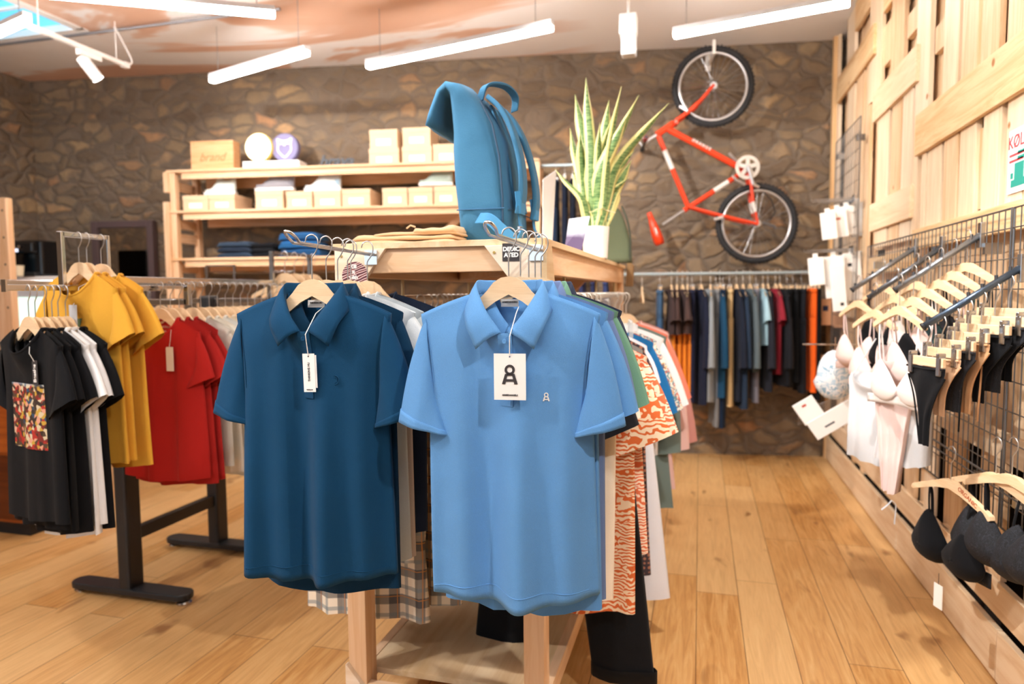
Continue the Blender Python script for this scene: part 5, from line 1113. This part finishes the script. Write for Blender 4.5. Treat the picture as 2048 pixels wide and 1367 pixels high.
for i, px in enumerate((1346, 1357, 1367, 1377)):
    p = bat(px, 662, .32); trousers('orange trousers hanging below the brown tops, %s' % ['leftmost', 'second from the left', 'third from the left', 'rightmost'][i], fabric('#e88a2c'), (p.x, p.y, p.z), BA+PI/2, p.z-bat(px, 780, .32).z, hw=.11, leg=.09, spread=.02, seed=i, cuff=False, waist=.11, T=.02, crotch=.12, group='orange trousers below the brown tops')
p = bat(1284, 560, .32); hanger((p.x, p.y, RBZ-.138), BA+PI/2, 'empty wooden hanger at the left end of the wall rail', None, .9, thick=True)
# upper rail to the right of the pine shelves
hr = bthing('upper_clothes_rail', 'short high steel rail behind the snake plant, hung with navy clothes', 'clothes rail', Vector((bat(1075, 330, .3).x, bat(1075, 330, .3).y, 0))); hz = bat(1100, 331, .3).z
MB().tube([(0, 0, hz), (.42, 0, hz)], .0125, 10).build('tube', plain('#b9cdd6', .3, .4), hr); MB().tube([(.40, 0, hz), (.40, .3, hz)], .01, 8).build('wall_bracket', STEEL, hr); MB().tube([(.02, 0, hz), (.02, .3, hz)], .01, 8).build('wall_bracket', STEEL, hr)
for i, (px, yb, c, lab) in enumerate(((1112, 520, '#2a3d58', 'navy trousers hanging nearest the white leaflet on the high rail'), (1130, 560, '#1f2a42', 'dark navy trousers hanging second on the high rail'), (1146, 545, '#1c2538', 'black-navy trousers hanging behind the plant leaves on the high rail'))):
    back_item(px, yb, c, lab, 'trousers', 240+i, hz, off=.3, grp='navy trousers on the high rail')
for i, px in enumerate((1112, 1140, 1165, 1188, 1212)):
    back_item(px, 690, ['#32507a', '#2b3560', '#39406e', '#2f3a66', '#3c4a7c'][i], 'blue trousers seen under the unit top, '+['leftmost', 'second from the left', 'in the middle', 'second from the right', 'rightmost'][i], 'trousers', 250+i, 1.62, grp='blue trousers on the wall rail behind the unit')
# ---------------------------------------------------------------- bars, lingerie and packets on the wire grids
def face_bar(inner, outer, lab, bumps, grp='sloping steel bars on the large grid', col='#8d9298'):
    I, O = Vector(inner), Vector(outer); t = thing('display_bar', lab, 'display bar', I, 0, grp); d = O-I
    MB().tube([Vector((0, 0, 0)), d], .0115, 12).build('tube', plain(col, .3, .85), t, smooth=True)
    MB().box((-.004, -.014, -.045), (.012, .014, .045)).build('grid_bracket', STEEL, t, bevel=.002)
    for k in range(bumps):
        p = d*(.10+.86*k/max(1, bumps-1)); MB().tube([p+Vector((0, 0, .008)), p+Vector((0, 0, .024))], .0055, 8).build('stop_pin', plain('#55585d', .4, .8), t)
    MB().tube([d, d+d.normalized()*.006], .0135, 12).build('end_cap', DARKW, t); return I, d
GX = XR-.075
def inn(px, py): return at(px, py, X=GX)
def mk(pi, po_, lab, nb, col='#8d9298'):
    I = inn(*pi); O = at(po_[0], po_[1], Y=I.y); return face_bar(I, O, lab, nb, col=col)
B1 = mk((1830, 496), (1705, 579), 'thin sloping bar farthest along the large grid', 4); B2 = mk((1883, 494), (1739, 594), 'dark sloping bar second along the large grid', 5, '#6c7178')
B3 = mk((1960, 470), (1792, 579), 'long grey sloping bar in the middle of the large grid', 6); B4 = mk((2040, 536), (1848, 652), 'thick blue-grey sloping bar nearest the camera', 7, '#59697c')
def cloth(nm, lab, cat, pos, m, fn, nu=14, nv=14, th=.010, group=None, rz=-1.2):
    t = thing(nm, lab, cat, pos, rz, group)
    v = MB(); 
    for sg in (-1, 1): v.grid(lambda a, b_: (fn(a, b_)[0], sg*th*math.sin(PI*min(1, max(0, a)))**.5*(.3+.7*math.sin(PI*(.15+.85*b_)))+.004*math.sin(9*a+5*b_), fn(a, b_)[1]), nu, nv)
    v.build('fabric_body', m, t, smooth=True); return t
def brief(lab, pos, m, w_=.125, h_=.20, slim=.025, group='briefs clipped on hangers on the large grid', cut=.55):
    def fn(a, b_):
        hw = w_*(1-b_)**.0 if b_ < .12 else slim+(w_-slim)*(max(0, 1-((b_-.12)/cut)))**1.3
        return ((2*a-1)*hw, -h_*b_)
    t = cloth('briefs', lab, 'underwear', pos, m, fn, group=group)
    MB().tube([(-w_, -.006, -.002), (0, -.009, -.006), (w_, -.006, -.002)], .0035, 6).build('waistband', m, t)
    for sg in (-1, 1): MB().tube(catmull([(sg*w_, .0, -h_*.12), (sg*w_*.62, -.004, -h_*.35), (sg*(slim+.012), -.006, -h_*.62), (sg*slim, 0, -h_)], 4), .003, 5).build('trim', m, t)
    clip_hanger((pos[0], pos[1], pos[2]+.015), -1.2, HL(lab, 'clip hanger of the '), 'wooden clip hangers on the large grid', hw=w_*.95)
    return t
def bra(lab, pos, m, w_=.17, cup=.075, strap=.16, group='bras hanging on the large grid', rz=-1.2, padded=True, hl=None, scale=1):
    t = thing('bra', lab, 'bra', pos, rz, group); z0 = -strap
    for sg in (-1, 1):
        v = MB(); N, M_ = 14, 10
        for i in range(M_+1):
            ph = PI/2*i/M_
            for k in range(N):
                a_ = 2*PI*k/N; r_ = cup*math.sin(ph) if ph > 0 else 0
                up_s = max(0, math.sin(a_)); x = sg*(.078)+r_*math.cos(a_)*1.05*(1-.62*up_s)+sg*.022*up_s*math.sin(ph); z = z0-.055+r_*math.sin(a_)*(1.35 if math.sin(a_) > 0 else .72)
                v.v.append((x, -(.042 if padded else .016)*math.cos(ph)**1.2, z))
        v.f = [(i*N+k, i*N+(k+1) % N, (i+1)*N+(k+1) % N, (i+1)*N+k) for i in range(M_) for k in range(N)]
        v.build('cup', m, t, smooth=True, solid=.003)
        MB().tube(catmull([(sg*.095, -.002, z0+.03), (sg*.105, -.004, z0*.5), (sg*.11, 0, -.004), (sg*.108, .012, z0*.5), (sg*.10, .02, z0-.03)], 5), .0045, 6, False, .4).build('strap', m, t)
    MB().grid(lambda a, b_: ((2*a-1)*w_, .012*math.cos((2*a-1)*1.4)-.004, z0-.085-.035*b_-.01*(2*a-1)**2), 20, 3).build('band', m, t, smooth=True, solid=.003)
    hanger((pos[0], pos[1], pos[2]+.02), rz, HL(lab), 'wooden hangers with bras on the large grid', .68, flat=True)
    return t
BLK = floral(['#101218', '#171a22', '#0d0f14', '#20232c', '#12141b'], 60, 'blacklace'); BLKP = fabric('#14161c'); NUDE = fabric('#d9b08c'); PINKL = fabric('#ead2cc'); IVO = fabric('#efe9e6'); TAN = fabric('#c99c72'); TEAL = floral(['#10272a', '#1a3d40', '#0f2023', '#25494a'], 50, 'teallace')
def on(Bar, f, dz=-.14): I, d = Bar; p = I+d*f; return (p.x, p.y, p.z+dz)
# nearest bar: clipped briefs
bl4 = [(.96, BLKP, .085, .26, 'black satin briefs clipped lowest, at the tip of the nearest bar'), (.80, NUDE, .085, .19, 'nude beige high-cut briefs clipped near the tip of the nearest bar'), (.66, BLK, .09, .20, 'black briefs clipped behind the nude pair'), (.52, TAN, .09, .23, 'tan sheer briefs clipped in the middle of the nearest bar'), (.38, BLKP, .12, .22, 'black briefs clipped fourth from the tip, beside the tan pair'), (.24, BLK, .13, .21, 'wide black briefs clipped by the right edge of the view'), (.10, BLKP, .13, .2, 'black briefs clipped closest to the grid on the nearest bar')]
for f_, m_, w_, h_, lab in bl4: brief(lab, on(B4, f_), m_, w_, h_, .02 if m_ is not BLK else .03)
for f_, k in ((.58, 0), (.38, 1)):
    p = on(B4, f_, -.30); t = tag(MB().tube(catmull([(p[0], p[1]-.02, p[2]+.06), (p[0]-.01, p[1]-.035, p[2]-.05), (p[0], p[1], p[2]-.12), (p[0]+.01, p[1]+.03, p[2]-.04), (p[0], p[1]+.02, p[2]+.06)], 6), .003, 5).build('string_strap', BLKP if k == 0 else TAN), ['thin black strap looped below the black briefs', 'thin tan strap looped below the tan briefs'][k], 'strap')
# middle bar: bras and tops
for f_, m_, lab, kw in ((.95, IVO, 'ivory bralette hanging lowest, at the tip of the long grey bar', dict(padded=False, strap=.20)), (.78, PINKL, 'pale pink bralette hanging second on the long grey bar', dict(padded=False)), (.62, BLKP, 'black bra hanging third on the long grey bar', {}), (.46, PINKL, 'blush bra hanging in the middle of the long grey bar', {}), (.30, TEAL, 'dark teal lace bra hanging on the long grey bar', {}), (.14, BLK, 'black lace bra hanging closest to the grid on the long grey bar', {})):
    bra(lab, on(B3, f_, -.125), m_, **kw)
for f_, m_, lab in ((.92, PINKL, 'blush bra hanging at the tip of the dark bar'), (.62, BLKP, 'black bra hanging in the middle of the dark bar'), (.34, IVO, 'ivory bra hanging closest to the grid on the dark bar')): bra(lab, on(B2, f_, -.125), m_)
for f_, m_, lab in ((.9, PINKL, 'pale blush bra hanging at the tip of the farthest bar'), (.5, BLKP, 'black bra hanging on the farthest bar')): bra(lab, on(B1, f_, -.125), m_)
# slips
def slip(lab, px, pyt, pyb, Y, m, W_=.13, **kw):
    kw.setdefault('he', W_*1.1)
    a = at(px, pyt, Y=Y); b_ = at(px, pyb, Y=Y); t, S_ = shirt(lab, 'slip', m, a, -.6, 'long slips on the large grid', 1, 'slip_dress', False, W=W_, L=a.z-b_.z, hw=W_, T=.02, fold=.022, sleeve='none', neck=W_*.9, drop=.06, sho=.03, k=(4.5, 7.5), **kw)
    for sg in (-1, 1): MB().tube([(sg*W_*.9, 0, -.02), (sg*.03, 0, .14)], .003, 5).build('strap', m, t)
SAT = fabric('#dcdfe3', sheen=1)
slip('silver-white satin slip hanging behind the pink one', 1765, 745, 925, 3.1, SAT, .13, seed=5); slip('long pale pink satin slip with a narrow tail, hanging in front of the silver one', 1792, 690, 985, 2.95, fabric('#eed6d1'), .07, seed=6, he=.03)
slip('pale silver satin slip hanging nearest the grid', 1815, 760, 930, 2.95, SAT, .09, seed=7)
p = at(1783, 1010, Y=2.95); t = thing('ribbon_bow', 'pale ribbon bow dangling under the pink slip', 'ribbon', p)
for sg, z_ in ((-1, -.02), (1, -.075)): ribbon(catmull([(0, 0, .02), (sg*.015, 0, 0), (sg*.035 if sg < 0 else .012, 0, z_)], 4), .012, .002).build('tail', plain('#d6dde6', .4), t)
# low bar with black bras
I5, O5 = at(1925, 915, X=GX), at(1835, 893, X=GX-.02)
lb = thing('low_hook_rail', 'thin dark rail across the bottom of the large grid', 'rail', I5); MB().tube([(0, -.55, 0), (0, .50, 0)], .0045, 6).tube([(0, -.5, -.03), (0, .45, -.03)], .003, 6).build('wire_rail', plain('#77797d', .35, .85), lb)
for (px, py, Y, lab, sc_, lbl) in ((1900, 995, 2.66, 'black padded bra with a brown printed hanger, lowest on the grid', 1, 1), (1990, 985, 2.50, 'black lace bra hanging right of the lowest padded one', 1, 0), (2022, 990, 2.42, 'black bra hanging last, cut by the right edge', 1, 0)):
    p = at(px, py, Y=Y); t = thing('bra', lab, 'bra', p, -1.25, 'bras hanging low on the large grid')
    for sg in (-1, 1):
        v = MB(); N, M_ = 20, 10
        for i in range(M_+1):
            ph = PI/2*i/M_
            for k in range(N):
                a_ = 2*PI*k/N; r_ = .088*math.sin(ph)
                us_ = max(0, math.sin(a_)); v.v.append((sg*.082+r_*math.cos(a_)*(1.08-.70*us_)+sg*.02*us_*math.sin(ph), -.050*math.cos(ph)**1.2, -.19+r_*math.sin(a_)*(1.35 if math.sin(a_) > 0 else .75)))
        v.f = [(i*N+k, i*N+(k+1) % N, (i+1)*N+(k+1) % N, (i+1)*N+k) for i in range(M_) for k in range(N)]
        v.build('cup', BLK if lbl == 0 else BLKP, t, smooth=True, solid=.004)
        MB().tube(catmull([(sg*.09, -.01, -.09), (sg*.10, -.006, -.02), (sg*.105, 0, .012), (sg*.11, .012, -.02), (sg*.115, .02, -.12)], 5), .0055, 6, False, .4).build('strap', BLKP, t)
    MB().grid(lambda a, b_: ((2*a-1)*.18, .02-.01*math.cos((2*a-1)*1.4), -.20-.05*b_), 20, 3).build('band', BLK, t, smooth=True, solid=.003)
    hh_ = hanger(p+Vector((0, 0, .03)), -1.25, HL(lab), 'wooden hangers with the low black bras', .95, flat=True)
    if lbl: text('burnt_lettering', 'ORGANIC', .022, plain('#b4572f', .8), hh_, (.10, -.0097, .000), (PI/2, .38, 0)); MB().box((-.022, -.001, -.085), (.022, .001, 0)).build('swing_tag', PAPER, t).location = (.0, -.03, -.31); MB().tube([(0, -.03, -.27), (0, -.03, -.315)], .001, 4).build('string', INK, t)
# packets on pegs
def packet(lab, px0, py0, px1, py1, Y, tilt, group, dark=None, m=None):
    a, b_ = at(px0, py0, Y=Y), at(px1, py1, Y=Y); c = (a+b_)/2; t = thing('packet', lab, 'packet', c, 0, group); w_, h_ = abs(b_.x-a.x)/2, abs(a.z-b_.z)/2
    R3 = Matrix.Rotation(tilt, 3, 'Y'); MB().obox((0, 0, 0), 2*w_, .018, 2*h_, R3).build('card_box', m or PAPER, t, bevel=.003)
    MB().obox(R3 @ Vector((0, 0, h_+.012)), .03, .002, .03, R3).build('hang_tab', PAPER, t)
    if dark: MB().obox(R3 @ Vector((w_*dark[0], -.0095, h_*dark[1])), w_*.5, .001, h_*.14, R3).build('printed_patch', plain(dark[2], .7), t)
    return t
def peg(px, py, Y, lab):
    a = at(px, py, Y=Y); t = thing('peg_hook', lab, 'hook', (GX, Y, a.z+.01), 0, 'wire peg hooks on the small grid'); d = Vector((a.x-GX, 0, -.01))
    MB().tube([(0, 0, 0), d, d+Vector((-.01, 0, .02))], .003, 6).tube([(0, 0, .012), d*.97+Vector((0, 0, .012))], .003, 6).build('prong', STEEL, t); MB().box((-.003, -.02, -.02), (.004, .02, .03)).build('back_plate', STEEL, t)
pg = 'white packets on the small grid'
for i, (x0, y0, x1, y1, Y, dk_) in enumerate(((1643, 425, 1672, 478, 4.98, None), (1660, 418, 1694, 474, 5.03, (0, .3, '#c96a5a')), (1680, 412, 1710, 470, 5.08, None), (1700, 405, 1737, 472, 5.13, None))):
    packet('white packet on the upper pegs, '+['nearest the wall rail', 'second from the left, with a small red mark', 'third from the left', 'closest to the grid'][i], x0, y0, x1, y1, Y, -.12, pg, dk_)
for i in range(4): peg(1625+i*12, 410+i*2-6, 4.98+i*.05, 'wire peg holding the upper white packets')
for i, (x0, y0, x1, y1, Y, dk_) in enumerate(((1618, 515, 1648, 570, 4.96, None), (1650, 512, 1690, 595, 5.0, (.2, .35, '#23252b')), (1664, 530, 1690, 622, 4.95, (.3, -.7, '#23252b')), (1690, 505, 1722, 600, 5.04, (-.3, .5, '#23252b')), (1700, 510, 1735, 612, 5.08, None), (1722, 500, 1752, 590, 5.12, None))):
    packet('white packet on the lower pegs, '+['leftmost and shortest', 'second, with a dark window', 'long and narrow, hanging lowest', 'beside the long narrow one', 'second from the grid', 'closest to the grid'][i], x0, y0, x1, y1, Y, -.10, pg, dk_)
for i in range(3): peg(1610+i*22, 505, 4.97+i*.06, 'wire peg holding the lower white packets')
for (cx_, cy_, w_, h_, Y, lab, dk_) in ((1617, 820, .118, .125, 3.95, 'square white card packet tilted on long prongs, low on the small grid', (-.1, .55, '#c8553f')), (1671, 836, .275, .105, 3.88, 'long white card packet tilted over the prongs beside the square one', (-.3, -.2, '#5b5e64'))):
    c_ = at(cx_, cy_, Y=Y); t = thing('packet', lab, 'packet', c_, 0, 'tilted card packets'); R3 = Matrix.Rotation(-.6, 3, 'Y')
    MB().obox((0, 0, 0), w_, .016, h_, R3).build('card_box', PAPER, t, bevel=.003); MB().obox(R3 @ Vector((w_*.5*dk_[0], -.0085, h_*.5*dk_[1])), w_*.2, .001, h_*.09, R3).build('printed_patch', plain(dk_[2], .7), t)
t = thing('prong_rack', 'bundle of thin steel prongs behind the tilted card packets', 'prongs', at(1690, 815, Y=4.0))
for i in range(7): MB().tube([(-.24, -.02, -.10+.012*i), (-.10, .02, -.05+.012*i), (.02, .03, .02+.012*i), (GX-t.location.x, .05, .03+.012*i)], .002, 5).build('prong', STEEL, t)
for i, (x0, y0, x1, y1) in enumerate(((1642, 598, 1668, 650), (1668, 600, 1700, 655), (1640, 712, 1676, 760), (1676, 700, 1702, 750))):
    a, b_ = bat(x0, y1, .35), bat(x1, y0, .35); t = bthing('cardboard_box', 'pink-brown cardboard box in the far corner, '+['upper left', 'upper right', 'lower left', 'lower right'][i], 'box', a, 'cardboard boxes in the far corner'); MB().box((0, 0, 0), ((b_-a).length*.75, .2, b_.z-a.z)).build('carton', plain('#dca67e', .85), t, bevel=.003); MB().box((.01, -.002, (b_.z-a.z)*.55), (.05, 0, (b_.z-a.z)*.75)).build('printed_mark', plain('#2e3350', .8), t)
# bikini pouch
p = at(1670, 700, Y=3.9); t = thing('bikini_top', 'pale blue and white marbled bikini cup hanging under a thin rail', 'bikini', p)
v = MB(); N = 22
rs = []
for i in range(9):
    ph = PI/2*i/8; rs.append([(.105*math.sin(ph)*math.cos(2*PI*k/N)*(1 if math.sin(2*PI*k/N) < 0 else .8), -.06*math.cos(ph), -.13+.13*math.sin(ph)*math.sin(2*PI*k/N)*(1.0)) for k in range(N)])
MB().loft(rs, cap=False).build('cup', floral(['#e9eef3', '#b9d2e2', '#f2f4f6', '#8fb4cc', '#dfe6ec'], 16, 'marble'), t, smooth=True, solid=.004)
MB().tube([(0, 0, 0), (0, 0, .07)], .003, 5).build('hook', CHROME, t); a = at(1605, 688, Y=3.95)-p; MB().tube([a, (.32, .05, a.z)], .004, 6).build('thin_rail', CHROME, t)
